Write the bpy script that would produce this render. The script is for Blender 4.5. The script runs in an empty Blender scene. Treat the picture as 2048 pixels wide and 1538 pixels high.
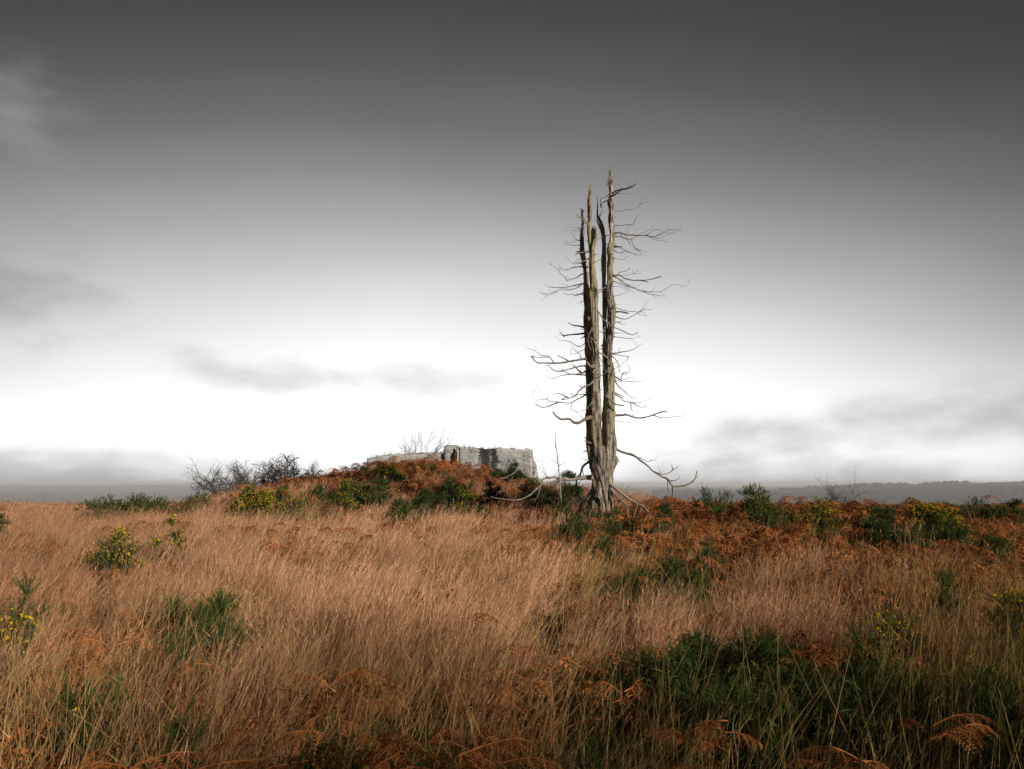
import bpy, math, random
import numpy as np
from mathutils import Vector

rng = np.random.default_rng(7)
random.seed(7)
scene = bpy.context.scene
COL = scene.collection

# ------------------------------------------------------------------ camera, sky, sun
F = 1479.0                       # focal length in photo pixels (26 mm on 36 mm)
TILT = math.radians(7.7)
EYE = np.array([0.0, 0.0, 1.6])
cam_data = bpy.data.cameras.new("camera")
cam_data.sensor_width = 36.0
cam_data.lens = 36.0 * F / 2048.0
cam_data.clip_start = 0.05
cam_data.clip_end = 60000
cam = bpy.data.objects.new("camera", cam_data)
COL.objects.link(cam)
cam.location = EYE
cam.rotation_euler = (math.pi / 2 + TILT, 0, 0)
scene.camera = cam

SUN_EL = math.radians(21)
SUN_AZ = math.radians(128)       # clockwise from the view direction (+Y): right and behind the camera
sun_vec = Vector((math.sin(SUN_AZ) * math.cos(SUN_EL), math.cos(SUN_AZ) * math.cos(SUN_EL), math.sin(SUN_EL)))
sun_data = bpy.data.lights.new("sun", 'SUN')
sun_data.energy = 5.0
sun_data.angle = math.radians(0.5)
sun_data.color = (1.0, 0.93, 0.84)
sun = bpy.data.objects.new("sun", sun_data)
COL.objects.link(sun)
sun.rotation_euler = sun_vec.to_track_quat('Z', 'Y').to_euler()

scene.view_settings.view_transform = 'Standard'
scene.view_settings.look = 'None'
scene.view_settings.gamma = 1.0
scene.view_settings.exposure = 0.0
scene.cycles.use_denoising = True
scene.cycles.denoiser = 'OPENIMAGEDENOISE'
scene.cycles.denoising_input_passes = 'RGB_ALBEDO_NORMAL'
scene.cycles.denoising_prefilter = 'ACCURATE'
scene.cycles.max_bounces = 4
scene.cycles.diffuse_bounces = 2
scene.cycles.adaptive_threshold = 0.028
scene.cycles.glossy_bounces = 1
scene.cycles.transmission_bounces = 2
scene.cycles.transparent_max_bounces = 4
scene.cycles.volume_bounces = 0


class NT:
    """tiny helper for building node trees"""
    def __init__(s, tree):
        s.t = tree
        s.n = tree.nodes
        s.l = tree.links

    def node(s, kind, **kw):
        n = s.n.new(kind)
        for k, v in kw.items():
            setattr(n, k, v)
        return n

    def put(s, sock, v):
        if v is None:
            return
        if hasattr(v, 'is_output'):
            s.l.new(v, sock)
        else:
            sock.default_value = v

    def m(s, op, a, b=None, c=None, clamp=False):
        n = s.node('ShaderNodeMath', operation=op, use_clamp=clamp)
        s.put(n.inputs[0], a); s.put(n.inputs[1], b); s.put(n.inputs[2], c)
        return n.outputs[0]

    def vm(s, op, a, b=None):
        n = s.node('ShaderNodeVectorMath', operation=op)
        s.put(n.inputs[0], a); s.put(n.inputs[1], b)
        return n.outputs[0]

    def mix(s, f, a, b, blend='MIX'):
        n = s.node('ShaderNodeMix', data_type='RGBA', blend_type=blend)
        s.put(n.inputs[0], f); s.put(n.inputs[6], a); s.put(n.inputs[7], b)
        return n.outputs[2]

    def ramp(s, f, stops, interp='LINEAR'):
        n = s.node('ShaderNodeValToRGB')
        cr = n.color_ramp
        cr.interpolation = interp
        while len(cr.elements) < len(stops):
            cr.elements.new(0.5)
        for e, (p, c) in zip(cr.elements, stops):
            e.position = p
            e.color = (c, c, c, 1) if not isinstance(c, (tuple, list)) else (*c[:3], 1)
        s.put(n.inputs[0], f)
        return n.outputs[0]

    def noise(s, vec, scale, detail=4, rough=0.55, dist=0.0):
        n = s.node('ShaderNodeTexNoise')
        s.put(n.inputs['Vector'], vec)
        n.inputs['Scale'].default_value = scale
        n.inputs['Detail'].default_value = detail
        n.inputs['Roughness'].default_value = rough
        n.inputs['Distortion'].default_value = dist
        return n.outputs[0]

    def comb(s, x, y, z):
        n = s.node('ShaderNodeCombineXYZ')
        s.put(n.inputs[0], x); s.put(n.inputs[1], y); s.put(n.inputs[2], z)
        return n.outputs[0]

    def sep(s, v):
        n = s.node('ShaderNodeSeparateXYZ')
        s.put(n.inputs[0], v)
        return n.outputs

    def smooth(s, x, a, b):
        n = s.node('ShaderNodeMapRange', interpolation_type='SMOOTHSTEP')
        s.put(n.inputs[0], x)
        n.inputs[1].default_value = a; n.inputs[2].default_value = b
        n.inputs[3].default_value = 0; n.inputs[4].default_value = 1
        return n.outputs[0]


world = bpy.data.worlds.new("World")
scene.world = world
world.use_nodes = True
world.cycles.sampling_method = 'MANUAL'
world.cycles.sample_map_resolution = 256
W = NT(world.node_tree)
W.n.clear()
co = W.node('ShaderNodeTexCoord').outputs['Generated']
dx, dy, dz = W.sep(co)[:3]
elev = W.m('MULTIPLY', W.m('ARCSINE', dz), 57.2958)                    # degrees
azim = W.m('MULTIPLY', W.m('ARCTAN2', dx, dy), 57.2958)                # degrees, 0 = view, + right
# storm light: a bright clear band under a dark cloud deck
nz_big = W.noise(W.comb(W.m('MULTIPLY', azim, 0.02), W.m('MULTIPLY', elev, 0.045), 0.0), 1.6, 3, 0.5)
el_w = W.m('ADD', elev, W.m('MULTIPLY', W.m('SUBTRACT', nz_big, 0.5), 3.0))
az_off = W.m('ABSOLUTE', W.m('ADD', azim, 5.0))
el_w = W.m('ADD', el_w, W.m('MULTIPLY', W.m('MINIMUM', W.m('POWER', W.m('DIVIDE', az_off, 34.0), 2.0), 4.0), 6.2))
deck = W.ramp(W.m('DIVIDE', W.m('MAXIMUM', el_w, 0.0), 60.0), [
    (0.0, 1.30), (0.10, 1.22), (0.163, 1.03), (0.215, 0.84), (0.27, 0.62), (0.33, 0.42),
    (0.39, 0.265), (0.45, 0.160), (0.51, 0.098), (0.57, 0.062), (0.63, 0.045), (0.80, 0.036), (1.0, 0.034)])
sky = W.node('ShaderNodeTexSky', sky_type='NISHITA')
sky.sun_disc = False
sky.sun_elevation = SUN_EL
sky.sun_rotation = SUN_AZ
bw = W.node('ShaderNodeRGBToBW')
W.l.new(sky.outputs[0], bw.inputs[0])
veil = W.m('MULTIPLY', bw.outputs[0], 0.004)                           # thin daylight through the deck
lum = W.m('ADD', deck, veil)
# cloud masses: darkening noise clouds with soft outlines
def cloud(lum, ca, ce, sa, se, strength, seed, scale=0.20, lo=0.05, hi=1.35, dark=True, flat=0.0):
    a = W.m('DIVIDE', W.m('SUBTRACT', azim, ca), sa)
    e = W.m('DIVIDE', W.m('SUBTRACT', W.m('SUBTRACT', elev, ce), W.m('MULTIPLY', W.m('SUBTRACT', azim, ca), flat)), se)
    r2 = W.m('ADD', W.m('MULTIPLY', a, a), W.m('MULTIPLY', e, e))
    msk = W.m('POWER', 2.718, W.m('MULTIPLY', r2, -1.0))
    nz = W.noise(W.comb(W.m('MULTIPLY', azim, scale), W.m('MULTIPLY', elev, scale * 2.3), seed), 1.0, 4, 0.5, 0.15)
    d = W.smooth(W.m('ADD', W.m('MULTIPLY', W.m('SUBTRACT', nz, 0.5), 1.9), W.m('MULTIPLY', msk, 0.80)), lo, hi)
    d = W.m('MULTIPLY', d, W.m('MULTIPLY', W.m('MINIMUM', W.m('MULTIPLY', msk, 2.2), 1.0), strength))
    if dark:
        return W.m('MULTIPLY', lum, W.m('SUBTRACT', 1.0, d))
    return W.m('ADD', lum, d)
lum = cloud(lum, -20.0, 8.1, 8.0, 1.9, 0.33, 3.1)        # bar left of the tree
lum = cloud(lum, -7.0, 7.7, 8.0, 1.7, 0.27, 8.2)
lum = cloud(lum, -36.0, 12.0, 8.0, 4.0, 0.28, 5.5)        # left edge streaks
lum = cloud(lum, 30.0, 4.4, 15.0, 2.1, 0.42, 6.3, 0.15, -0.1, 1.2, flat=0.07)      # bank over the right hills
lum = cloud(lum, 17.0, 2.6, 11.0, 2.2, 0.30, 2.3)
lum = cloud(lum, 24.0, 0.4, 16.0, 1.9, 0.52, 9.9, 0.10, 0.0, 0.9)
lum = cloud(lum, -32.0, 0.3, 20.0, 2.0, 0.62, 7.7, 0.10, -0.3, 0.9)
lum = cloud(lum, -35.5, 24.0, 4.5, 2.8, 0.14, 2.9, 0.16, 0.2, 1.2, dark=False)
# faint overall mottling of the deck
mott = W.noise(W.comb(W.m('MULTIPLY', azim, 0.04), W.m('MULTIPLY', elev, 0.10), 4.4), 1.0, 2, 0.4)
lum = W.m('MULTIPLY', lum, W.m('ADD', 0.94, W.m('MULTIPLY', mott, 0.12)))
lum = W.m('MULTIPLY', lum, W.m('ADD', 0.35, W.m('MULTIPLY', W.smooth(elev, -12.0, 0.0), 0.65)))
tintc = W.mix(W.smooth(lum, 0.15, 0.9), (0.985, 0.985, 1.0, 1), (0.985, 0.995, 1.0, 1))
skycol = W.mix(1.0, tintc, W.comb(lum, lum, lum), 'MULTIPLY')
bg = W.node('ShaderNodeBackground')
W.l.new(skycol, bg.inputs[0])
bg.inputs[1].default_value = 1.0
wo = W.node('ShaderNodeOutputWorld')
W.l.new(bg.outputs[0], wo.inputs[0])


# ------------------------------------------------------------------ helpers
def P(u, v, d):
    """world point on the plane Y = d under photo pixel (u, v): used to measure positions from the photo"""
    a = (u - 1024.0); b = (769.0 - v)
    ry = F * math.cos(TILT) - b * math.sin(TILT)
    rz = F * math.sin(TILT) + b * math.cos(TILT)
    s = d / ry
    return np.array([a * s, d, EYE[2] + rz * s])


def proj(p):
    q = p - EYE
    fwd = q[..., 1] * math.cos(TILT) + q[..., 2] * math.sin(TILT)
    up = -q[..., 1] * math.sin(TILT) + q[..., 2] * math.cos(TILT)
    fwd = np.maximum(fwd, 1e-3)
    return 1024 + F * q[..., 0] / fwd, 769 - F * up / fwd


def hash3(ix, iy, iz, seed=0):
    h = (ix.astype(np.int64) * 374761393 + iy.astype(np.int64) * 668265263 + iz.astype(np.int64) * 2147483647 + seed * 974711) & 0xFFFFFFFF
    h = ((h ^ (h >> 13)) * 1274126177) & 0xFFFFFFFF
    h = ((h ^ (h >> 16)) * 2246822519) & 0xFFFFFFFF
    return ((h ^ (h >> 15)) & 0xFFFFFF) / float(0xFFFFFF)


def vnoise(p, seed=0):
    p = np.asarray(p, float)
    i = np.floor(p); f = p - i; i = i.astype(np.int64)
    f = f * f * (3 - 2 * f)
    r = 0
    for ox in (0, 1):
        for oy in (0, 1):
            for oz in (0, 1):
                w = (f[..., 0] if ox else 1 - f[..., 0]) * (f[..., 1] if oy else 1 - f[..., 1]) * (f[..., 2] if oz else 1 - f[..., 2])
                r = r + w * hash3(i[..., 0] + ox, i[..., 1] + oy, i[..., 2] + oz, seed)
    return r * 2 - 1


def fbm(p, octv=4, seed=0):
    a = 1.0; s = 0; p = np.asarray(p, float)
    for k in range(octv):
        s = s + a * vnoise(p * (2 ** k), seed + k); a *= 0.5
    return s


def n2(x, y, sc, seed=0, octv=3):
    return fbm(np.stack([np.asarray(x) / sc, np.asarray(y) / sc, np.zeros_like(np.asarray(x, float)) + 0.37], -1), octv, seed)


def sm(x, a, b):
    t = np.clip((np.asarray(x, float) - a) / (b - a), 0, 1)
    return t * t * (3 - 2 * t)


def G(u, v, cu, cv, su, sv):
    return np.exp(-((u - cu) / su) ** 2 - ((v - cv) / sv) ** 2)


def make_mesh(name, verts, faces, mats=None, smooth=False, attrs=None):
    """faces: list of (k, n) index arrays, optionally with a material slot: (array, slot)"""
    me = bpy.data.meshes.new(name)
    verts = np.asarray(verts, np.float32)
    fl = []
    for f in faces:
        arr, slot = f if isinstance(f, tuple) else (f, 0)
        arr = np.asarray(arr, np.int32)
        if len(arr):
            fl.append((arr, slot))
    nl = sum(a.size for a, _ in fl); nf = sum(len(a) for a, _ in fl)
    me.vertices.add(len(verts)); me.loops.add(nl); me.polygons.add(nf)
    me.vertices.foreach_set('co', verts.ravel())
    me.loops.foreach_set('vertex_index', np.concatenate([a.ravel() for a, _ in fl]))
    starts = []; slots = []; o = 0
    for a, s in fl:
        k = a.shape[1]
        starts.append(o + np.arange(len(a)) * k); o += a.size
        slots.append(np.full(len(a), s))
    me.polygons.foreach_set('loop_start', np.concatenate(starts).astype(np.int32))
    me.polygons.foreach_set('material_index', np.concatenate(slots).astype(np.int32))
    me.polygons.foreach_set('use_smooth', np.full(nf, smooth))
    if attrs:
        for an, av in attrs.items():
            av = np.asarray(av, np.float32)
            if av.ndim == 1:
                me.attributes.new(an, 'FLOAT', 'POINT').data.foreach_set('value', av)
            else:
                me.attributes.new(an, 'FLOAT_VECTOR', 'POINT').data.foreach_set('vector', av.ravel())
    me.update(calc_edges=True)
    me.validate()
    for m in (mats or []):
        me.materials.append(m)
    return me


def add(name, mesh, parent=None, loc=None, label=None, cat=None, group=None, kind=None):
    o = bpy.data.objects.new(name, mesh)
    COL.objects.link(o)
    if loc is not None:
        o.location = loc
    if parent is not None:
        o.parent = parent
    tag(o, label, cat, group, kind)
    return o


def tag(o, label=None, cat=None, group=None, kind=None):
    for k, v in (('label', label), ('category', cat), ('group', group), ('kind', kind)):
        if v:
            o[k] = v


class MB:
    """collects geometry for one mesh"""
    def __init__(s):
        s.v = []; s.q = []; s.t = []; s.n = 0; s.bv = []

    def add(s, v, q=None, t=None, bv=None):
        v = np.asarray(v, float).reshape(-1, 3)
        if q is not None and len(q):
            s.q.append(np.asarray(q) + s.n)
        if t is not None and len(t):
            s.t.append(np.asarray(t) + s.n)
        s.v.append(v)
        s.bv.append(np.full(len(v), rng.random()) if bv is None else np.asarray(bv, float))
        s.n += len(v)

    def mesh(s, name, mats, smooth=False):
        fs = []
        if s.q: fs.append(np.concatenate(s.q))
        if s.t: fs.append(np.concatenate(s.t))
        return make_mesh(name, np.concatenate(s.v), fs, mats, smooth, {'bv': np.concatenate(s.bv)})


def norm(a):
    return a / np.maximum(np.linalg.norm(a, axis=-1, keepdims=True), 1e-9)


def catmull(pts, n):
    pts = np.asarray(pts, float)
    if len(pts) == 2:
        t = np.linspace(0, 1, n)[:, None]
        return pts[0] * (1 - t) + pts[1] * t
    pp = np.vstack([2 * pts[0] - pts[1], pts, 2 * pts[-1] - pts[-2]])
    t = np.linspace(0, len(pts) - 1 - 1e-6, n)
    i = t.astype(int); f = (t - i)[:, None]
    p0, p1, p2, p3 = pp[i], pp[i + 1], pp[i + 2], pp[i + 3]
    return 0.5 * ((2 * p1) + (-p0 + p2) * f + (2 * p0 - 5 * p1 + 4 * p2 - p3) * f ** 2 + (-p0 + 3 * p1 - 3 * p2 + p3) * f ** 3)


def tube(mb, pts, rad, sides=6, cap=True, bv=None, disp=None):
    pts = np.asarray(pts, float); rad = np.asarray(rad, float)
    n = len(pts)
    tan = norm(np.gradient(pts, axis=0))
    ref = np.array([0.0, 1.0, 0.0]) if abs(tan[0][1]) < 0.8 else np.array([1.0, 0, 0])
    a = np.zeros((n, 3)); x = ref
    for k in range(n):
        x = x - tan[k] * np.dot(x, tan[k]); x = x / max(np.linalg.norm(x), 1e-9); a[k] = x
    b = np.cross(tan, a)
    th = np.arange(sides) / sides * 2 * math.pi
    dirs = a[:, None, :] * np.cos(th)[None, :, None] + b[:, None, :] * np.sin(th)[None, :, None]
    rr = rad[:, None] * np.ones(sides)[None]
    if disp is not None:
        rr = rr + disp(th[None, :] * np.ones((n, 1)), np.arange(n)[:, None] * np.ones((1, sides)), rr, pts)
    v = pts[:, None, :] + dirs * rr[..., None]
    i = np.arange(n - 1)[:, None] * sides; j = np.arange(sides)[None]; j2 = (j + 1) % sides
    q = np.stack([i + j, i + j2, i + sides + j2, i + sides + j], -1).reshape(-1, 4)
    v = v.reshape(-1, 3)
    t = None
    if cap:
        v = np.vstack([v, pts[-1] + tan[-1] * rad[-1] * 0.6, pts[0]])
        L = (n - 1) * sides; e = len(v) - 2
        t = np.vstack([np.stack([L + j[0], L + j2[0], np.full(sides, e)], -1), np.stack([j2[0], j[0], np.full(sides, e + 1)], -1)])
    mb.add(v, q, t, None if bv is None else np.full(len(v), bv))


def ribbons(mb, base, d0, bend, L, w, segs=4, taper=0.75, face=None, wprof=None):
    """N blades: p(t) = base + L (t d0 + t^2 bend), a flat strip of width w"""
    N = len(base)
    t = np.linspace(0, 1, segs + 1)
    c = base[:, None] + L[:, None, None] * (t[None, :, None] * d0[:, None] + (t ** 2)[None, :, None] * bend[:, None])
    tan = norm(d0[:, None] + 2 * t[None, :, None] * bend[:, None])
    if face is None:
        ang = rng.random(N) * 2 * math.pi
        face = np.stack([np.cos(ang), np.sin(ang), np.zeros(N)], -1)
    side = norm(np.cross(tan, face[:, None] + 1e-4))
    wp = (1 - taper * t ** 1.5) if wprof is None else wprof(t)
    hw = 0.5 * w[:, None] * wp[None]
    v = np.stack([c - side * hw[..., None], c + side * hw[..., None]], 2)     # N, segs+1, 2, 3
    k = (np.arange(N) * (segs + 1) * 2)[:, None] + (np.arange(segs) * 2)[None]
    q = np.stack([k, k + 1, k + 3, k + 2], -1).reshape(-1, 4)
    mb.add(v.reshape(-1, 3), q, None, np.repeat(rng.random(N), (segs + 1) * 2))


# ------------------------------------------------------------------ materials
def new_mat(name):
    m = bpy.data.materials.new(name)
    m.use_nodes = True
    nt = NT(m.node_tree)
    nt.n.clear()
    out = nt.node('ShaderNodeOutputMaterial')
    return m, nt, out


def attr(nt, name, kind='GEOMETRY', out='Fac'):
    n = nt.node('ShaderNodeAttribute')
    n.attribute_name = name
    n.attribute_type = kind
    return n.outputs[out]


def leafy(name, stops, transl=0.25, tint=False, rough=0.0, noise_scale=3.0, amt=0.35):
    """thin plant matter; colour by piece (attribute bv), optional per-clump tint"""
    m, nt, out = new_mat(name)
    bv = attr(nt, 'bv')
    oi = nt.node('ShaderNodeObjectInfo')
    nz = nt.noise(nt.node('ShaderNodeNewGeometry').outputs['Position'], noise_scale, 2, 0.5)
    f = nt.m('ADD', nt.m('MULTIPLY', bv, 1 - amt), nt.m('MULTIPLY', nz, amt))
    c = nt.ramp(f, stops)
    if tint:
        tc = nt.node('ShaderNodeAttribute'); tc.attribute_name = 'tint'; tc.attribute_type = 'INSTANCER'
        c = nt.mix(1.0, c, tc.outputs['Vector'], 'MULTIPLY')
    df = nt.node('ShaderNodeBsdfDiffuse'); nt.l.new(c, df.inputs[0])
    tr = nt.node('ShaderNodeBsdfTranslucent'); nt.l.new(c, tr.inputs[0])
    mx = nt.node('ShaderNodeMixShader'); mx.inputs[0].default_value = transl
    nt.l.new(df.outputs[0], mx.inputs[1]); nt.l.new(tr.outputs[0], mx.inputs[2])
    nt.l.new(mx.outputs[0], out.inputs[0])
    return m


M_straw = leafy('straw', [(0.0, (0.22, 0.100, 0.052)), (0.3, (0.50, 0.27, 0.152)), (0.62, (0.69, 0.42, 0.258)), (1.0, (0.81, 0.58, 0.405))], 0.12, True)
M_rush = leafy('rush', [(0.0, (0.15, 0.12, 0.035)), (0.5, (0.27, 0.20, 0.075)), (1.0, (0.44, 0.30, 0.14))], 0.15, True)
M_green = leafy('green_blade', [(0.0, (0.055, 0.085, 0.02)), (0.6, (0.11, 0.15, 0.045)), (1.0, (0.24, 0.23, 0.09))], 0.25, True)
M_bracken = leafy('bracken', [(0.0, (0.10, 0.035, 0.015)), (0.4, (0.27, 0.088, 0.028)), (0.75, (0.40, 0.155, 0.052)), (1.0, (0.46, 0.26, 0.13))], 0.1, True)
M_bracken_thing = leafy('bracken_near', [(0.0, (0.24, 0.07, 0.022)), (0.5, (0.48, 0.17, 0.05)), (1.0, (0.58, 0.29, 0.11))], 0.2)
M_gorse = leafy('gorse_spines', [(0.0, (0.02, 0.035, 0.010)), (0.45, (0.052, 0.080, 0.021)), (0.72, (0.095, 0.130, 0.034)), (0.86, (0.15, 0.15, 0.05)), (1.0, (0.22, 0.13, 0.06))], 0.15, noise_scale=6)
M_flower = leafy('gorse_petals', [(0.0, (0.62, 0.38, 0.01)), (0.5, (0.75, 0.52, 0.015)), (1.0, (0.80, 0.62, 0.05))], 0.25)
M_twig = leafy('dark_twig', [(0.0, (0.05, 0.04, 0.035)), (0.6, (0.10, 0.08, 0.07)), (1.0, (0.17, 0.14, 0.12))], 0.0)
M_greytwig = leafy('pale_twig', [(0.0, (0.22, 0.18, 0.14)), (1.0, (0.36, 0.30, 0.24))], 0.0)


def bark_material():
    m, nt, out = new_mat('dead_bark')
    g = nt.node('ShaderNodeTexCoord').outputs['Object']
    sx, sy, sz = nt.sep(g)[:3]
    stretch = nt.comb(sx, sy, nt.m('MULTIPLY', sz, 0.16))
    fib = nt.noise(stretch, 24, 6, 0.68, 0.6)
    pat = nt.noise(nt.comb(sx, sy, nt.m('MULTIPLY', sz, 0.45)), 4.2, 5, 0.65)
    lich = nt.noise(nt.comb(sx, sy, nt.m('MULTIPLY', sz, 0.3)), 3.0, 6, 0.7)
    speck = nt.noise(g, 46, 4, 0.65)
    crack = nt.noise(nt.comb(sx, sy, nt.m('MULTIPLY', sz, 0.10)), 15, 3, 0.5, 0.8)
    knot = nt.noise(nt.comb(sx, sy, nt.m('MULTIPLY', sz, 0.8)), 9.0, 2, 0.5)
    bark = nt.ramp(fib, [(0.32, (0.025, 0.019, 0.015)), (0.43, (0.12, 0.09, 0.065)), (0.53, (0.30, 0.245, 0.185)), (0.66, (0.54, 0.475, 0.385))])
    wood = nt.ramp(fib, [(0.32, (0.14, 0.115, 0.092)), (0.48, (0.47, 0.41, 0.34)), (0.66, (0.70, 0.64, 0.55))])
    c = nt.mix(nt.m('MULTIPLY', nt.smooth(pat, 0.54, 0.62), nt.m('ADD', 0.25, nt.m('MULTIPLY', nt.smooth(sz, 1.0, 3.0), 0.75))), bark, wood)
    lichc = nt.mix(speck, (0.16, 0.15, 0.035, 1), (0.52, 0.48, 0.19, 1))
    c = nt.mix(nt.m('MULTIPLY', nt.smooth(lich, 0.50, 0.56), 0.66), c, lichc)
    rust = nt.noise(nt.comb(sx, sy, nt.m('MULTIPLY', sz, 0.5)), 6.5, 3, 0.5)
    c = nt.mix(nt.m('MULTIPLY', nt.smooth(rust, 0.68, 0.74), 0.75), c, (0.42, 0.18, 0.06, 1))
    dk = nt.m('MAXIMUM', nt.m('SUBTRACT', 1.0, nt.smooth(crack, 0.39, 0.44)), nt.m('SUBTRACT', 1.0, nt.smooth(knot, 0.25, 0.31)))
    c = nt.mix(nt.m('MULTIPLY', dk, 0.85), c, (0.014, 0.011, 0.009, 1))
    bs = nt.node('ShaderNodeBsdfPrincipled')
    nt.l.new(c, bs.inputs['Base Color'])
    bs.inputs['Roughness'].default_value = 0.9
    bs.inputs['Specular IOR Level'].default_value = 0.2
    bp = nt.node('ShaderNodeBump')
    bp.inputs['Strength'].default_value = 1.0
    bp.inputs['Distance'].default_value = 0.05
    nt.l.new(nt.m('ADD', fib, nt.m('MULTIPLY', speck, 0.3)), bp.inputs['Height'])
    nt.l.new(bp.outputs[0], bs.inputs['Normal'])
    nt.l.new(bs.outputs[0], out.inputs[0])
    return m


M_bark = bark_material()


def branch_material():
    m, nt, out = new_mat('dead_branch')
    g = nt.node('ShaderNodeTexCoord').outputs['Object']
    nz = nt.noise(g, 9, 4, 0.6)
    n3 = nt.noise(g, 60, 3, 0.6)
    bv = attr(nt, 'bv')
    c = nt.ramp(nt.m('ADD', nt.m('MULTIPLY', nz, 0.55), nt.m('MULTIPLY', n3, 0.45)), [(0.30, (0.085, 0.07, 0.058)), (0.5, (0.20, 0.165, 0.13)), (0.7, (0.34, 0.29, 0.23))])
    c = nt.mix(1.0, c, nt.ramp(bv, [(0.0, 0.5), (1.0, 1.6)]), 'MULTIPLY')
    bs = nt.node('ShaderNodeBsdfPrincipled')
    nt.l.new(c, bs.inputs['Base Color'])
    bs.inputs['Roughness'].default_value = 0.9
    bs.inputs['Specular IOR Level'].default_value = 0.15
    nt.l.new(bs.outputs[0], out.inputs[0])
    return m


M_branch = branch_material()


def ground_material():
    m, nt, out = new_mat('moor_soil')
    p = nt.node('ShaderNodeNewGeometry').outputs['Position']
    n1 = nt.noise(p, 0.9, 5, 0.6)
    n3 = nt.noise(p, 14, 5, 0.65)
    near = nt.ramp(nt.m('ADD', nt.m('MULTIPLY', n1, 0.4), nt.m('MULTIPLY', n3, 0.6)),
                   [(0.3, (0.018, 0.013, 0.008)), (0.55, (0.06, 0.038, 0.02)), (0.75, (0.14, 0.085, 0.042))])
    # far country: fields, heath and hedged pasture
    x, y, z = nt.sep(p)[:3]
    vo = nt.node('ShaderNodeTexVoronoi'); vo.feature = 'F1'
    nt.l.new(nt.comb(nt.m('MULTIPLY', x, 0.004), nt.m('MULTIPLY', y, 0.0022), 0.0), vo.inputs['Vector'])
    vo.inputs['Scale'].default_value = 1.0
    fieldv = nt.m('ADD', nt.m('MULTIPLY', nt.sep(vo.outputs['Color'])[0], 0.55), nt.m('MULTIPLY', nt.noise(p, 0.004, 5, 0.65), 0.45))
    field = nt.ramp(fieldv, [(0.2, (0.022, 0.024, 0.022)), (0.5, (0.05, 0.052, 0.046)), (0.8, (0.095, 0.09, 0.075))])
    dist = nt.node('ShaderNodeVectorMath', operation='LENGTH')
    nt.l.new(p, dist.inputs[0])
    c = nt.mix(nt.smooth(dist.outputs['Value'], 45, 160), near, field)
    bs = nt.node('ShaderNodeBsdfDiffuse')
    nt.l.new(c, bs.inputs[0])
    nt.l.new(bs.outputs[0], out.inputs[0])
    return m


M_ground = ground_material()


def concrete_material():
    m, nt, out = new_mat('weathered_concrete')
    g = nt.node('ShaderNodeTexCoord').outputs['Object']
    x, y, z = nt.sep(g)[:3]
    n1 = nt.noise(g, 2.2, 6, 0.65)
    n2_ = nt.noise(g, 16, 6, 0.7)
    n4 = nt.noise(g, 55, 3, 0.6)
    v = nt.m('ADD', nt.m('MULTIPLY', n1, 0.45), nt.m('MULTIPLY', n2_, 0.55))
    c = nt.ramp(v, [(0.30, (0.045, 0.044, 0.04)), (0.42, (0.22, 0.217, 0.20)), (0.52, (0.42, 0.415, 0.39)), (0.68, (0.62, 0.61, 0.57))])
    yl = nt.noise(g, 5.0, 4, 0.6)
    c = nt.mix(nt.m('MULTIPLY', nt.smooth(yl, 0.56, 0.68), 0.35), c, (0.40, 0.36, 0.17, 1))
    board = nt.m('ABSOLUTE', nt.m('SUBTRACT', nt.m('FRACT', nt.m('DIVIDE', z, 0.19)), 0.5))
    c = nt.mix(nt.m('MULTIPLY', nt.smooth(board, 0.46, 0.49), 0.45), c, (0.10, 0.098, 0.09, 1))
    moss = nt.noise(g, 3.1, 5, 0.7)
    c = nt.mix(nt.m('MULTIPLY', nt.smooth(moss, 0.56, 0.62), 0.75), c, (0.055, 0.058, 0.04, 1))
    # two black algae streaks running down from the top edge (x measured along the block)
    n6 = nt.noise(g, 5.5, 5, 0.7)
    def streak(cx, w, seed):
        wob = nt.m('MULTIPLY', nt.m('SUBTRACT', nt.noise(nt.comb(0.0, seed, z), 2.2, 3, 0.6), 0.5), 0.55)
        d = nt.m('ABSOLUTE', nt.m('SUBTRACT', nt.m('SUBTRACT', x, cx), wob))
        edge = nt.m('ADD', nt.m('DIVIDE', d, w), nt.m('ADD', nt.m('MULTIPLY', nt.m('SUBTRACT', n2_, 0.5), 1.8), nt.m('MULTIPLY', nt.m('SUBTRACT', n6, 0.5), 2.6)))
        return nt.m('SUBTRACT', 1.0, nt.smooth(edge, 0.6, 1.3))
    st = nt.m('MAXIMUM', streak(-0.14, 0.19, 1.0), streak(0.24, 0.12, 7.0))
    st = nt.m('MULTIPLY', st, attr(nt, 'stain'))
    c = nt.mix(nt.m('MULTIPLY', st, 0.93), c, nt.mix(n4, (0.006, 0.006, 0.006, 1), (0.03, 0.03, 0.03, 1)))
    bs = nt.node('ShaderNodeBsdfPrincipled')
    nt.l.new(c, bs.inputs['Base Color'])
    bs.inputs['Roughness'].default_value = 0.92
    bs.inputs['Specular IOR Level'].default_value = 0.2
    bp = nt.node('ShaderNodeBump')
    bp.inputs['Strength'].default_value = 0.7
    bp.inputs['Distance'].default_value = 0.03
    nt.l.new(nt.m('ADD', n2_, nt.m('MULTIPLY', n4, 0.4)), bp.inputs['Height'])
    nt.l.new(bp.outputs[0], bs.inputs['Normal'])
    nt.l.new(bs.outputs[0], out.inputs[0])
    return m


M_concrete = concrete_material()


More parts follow.
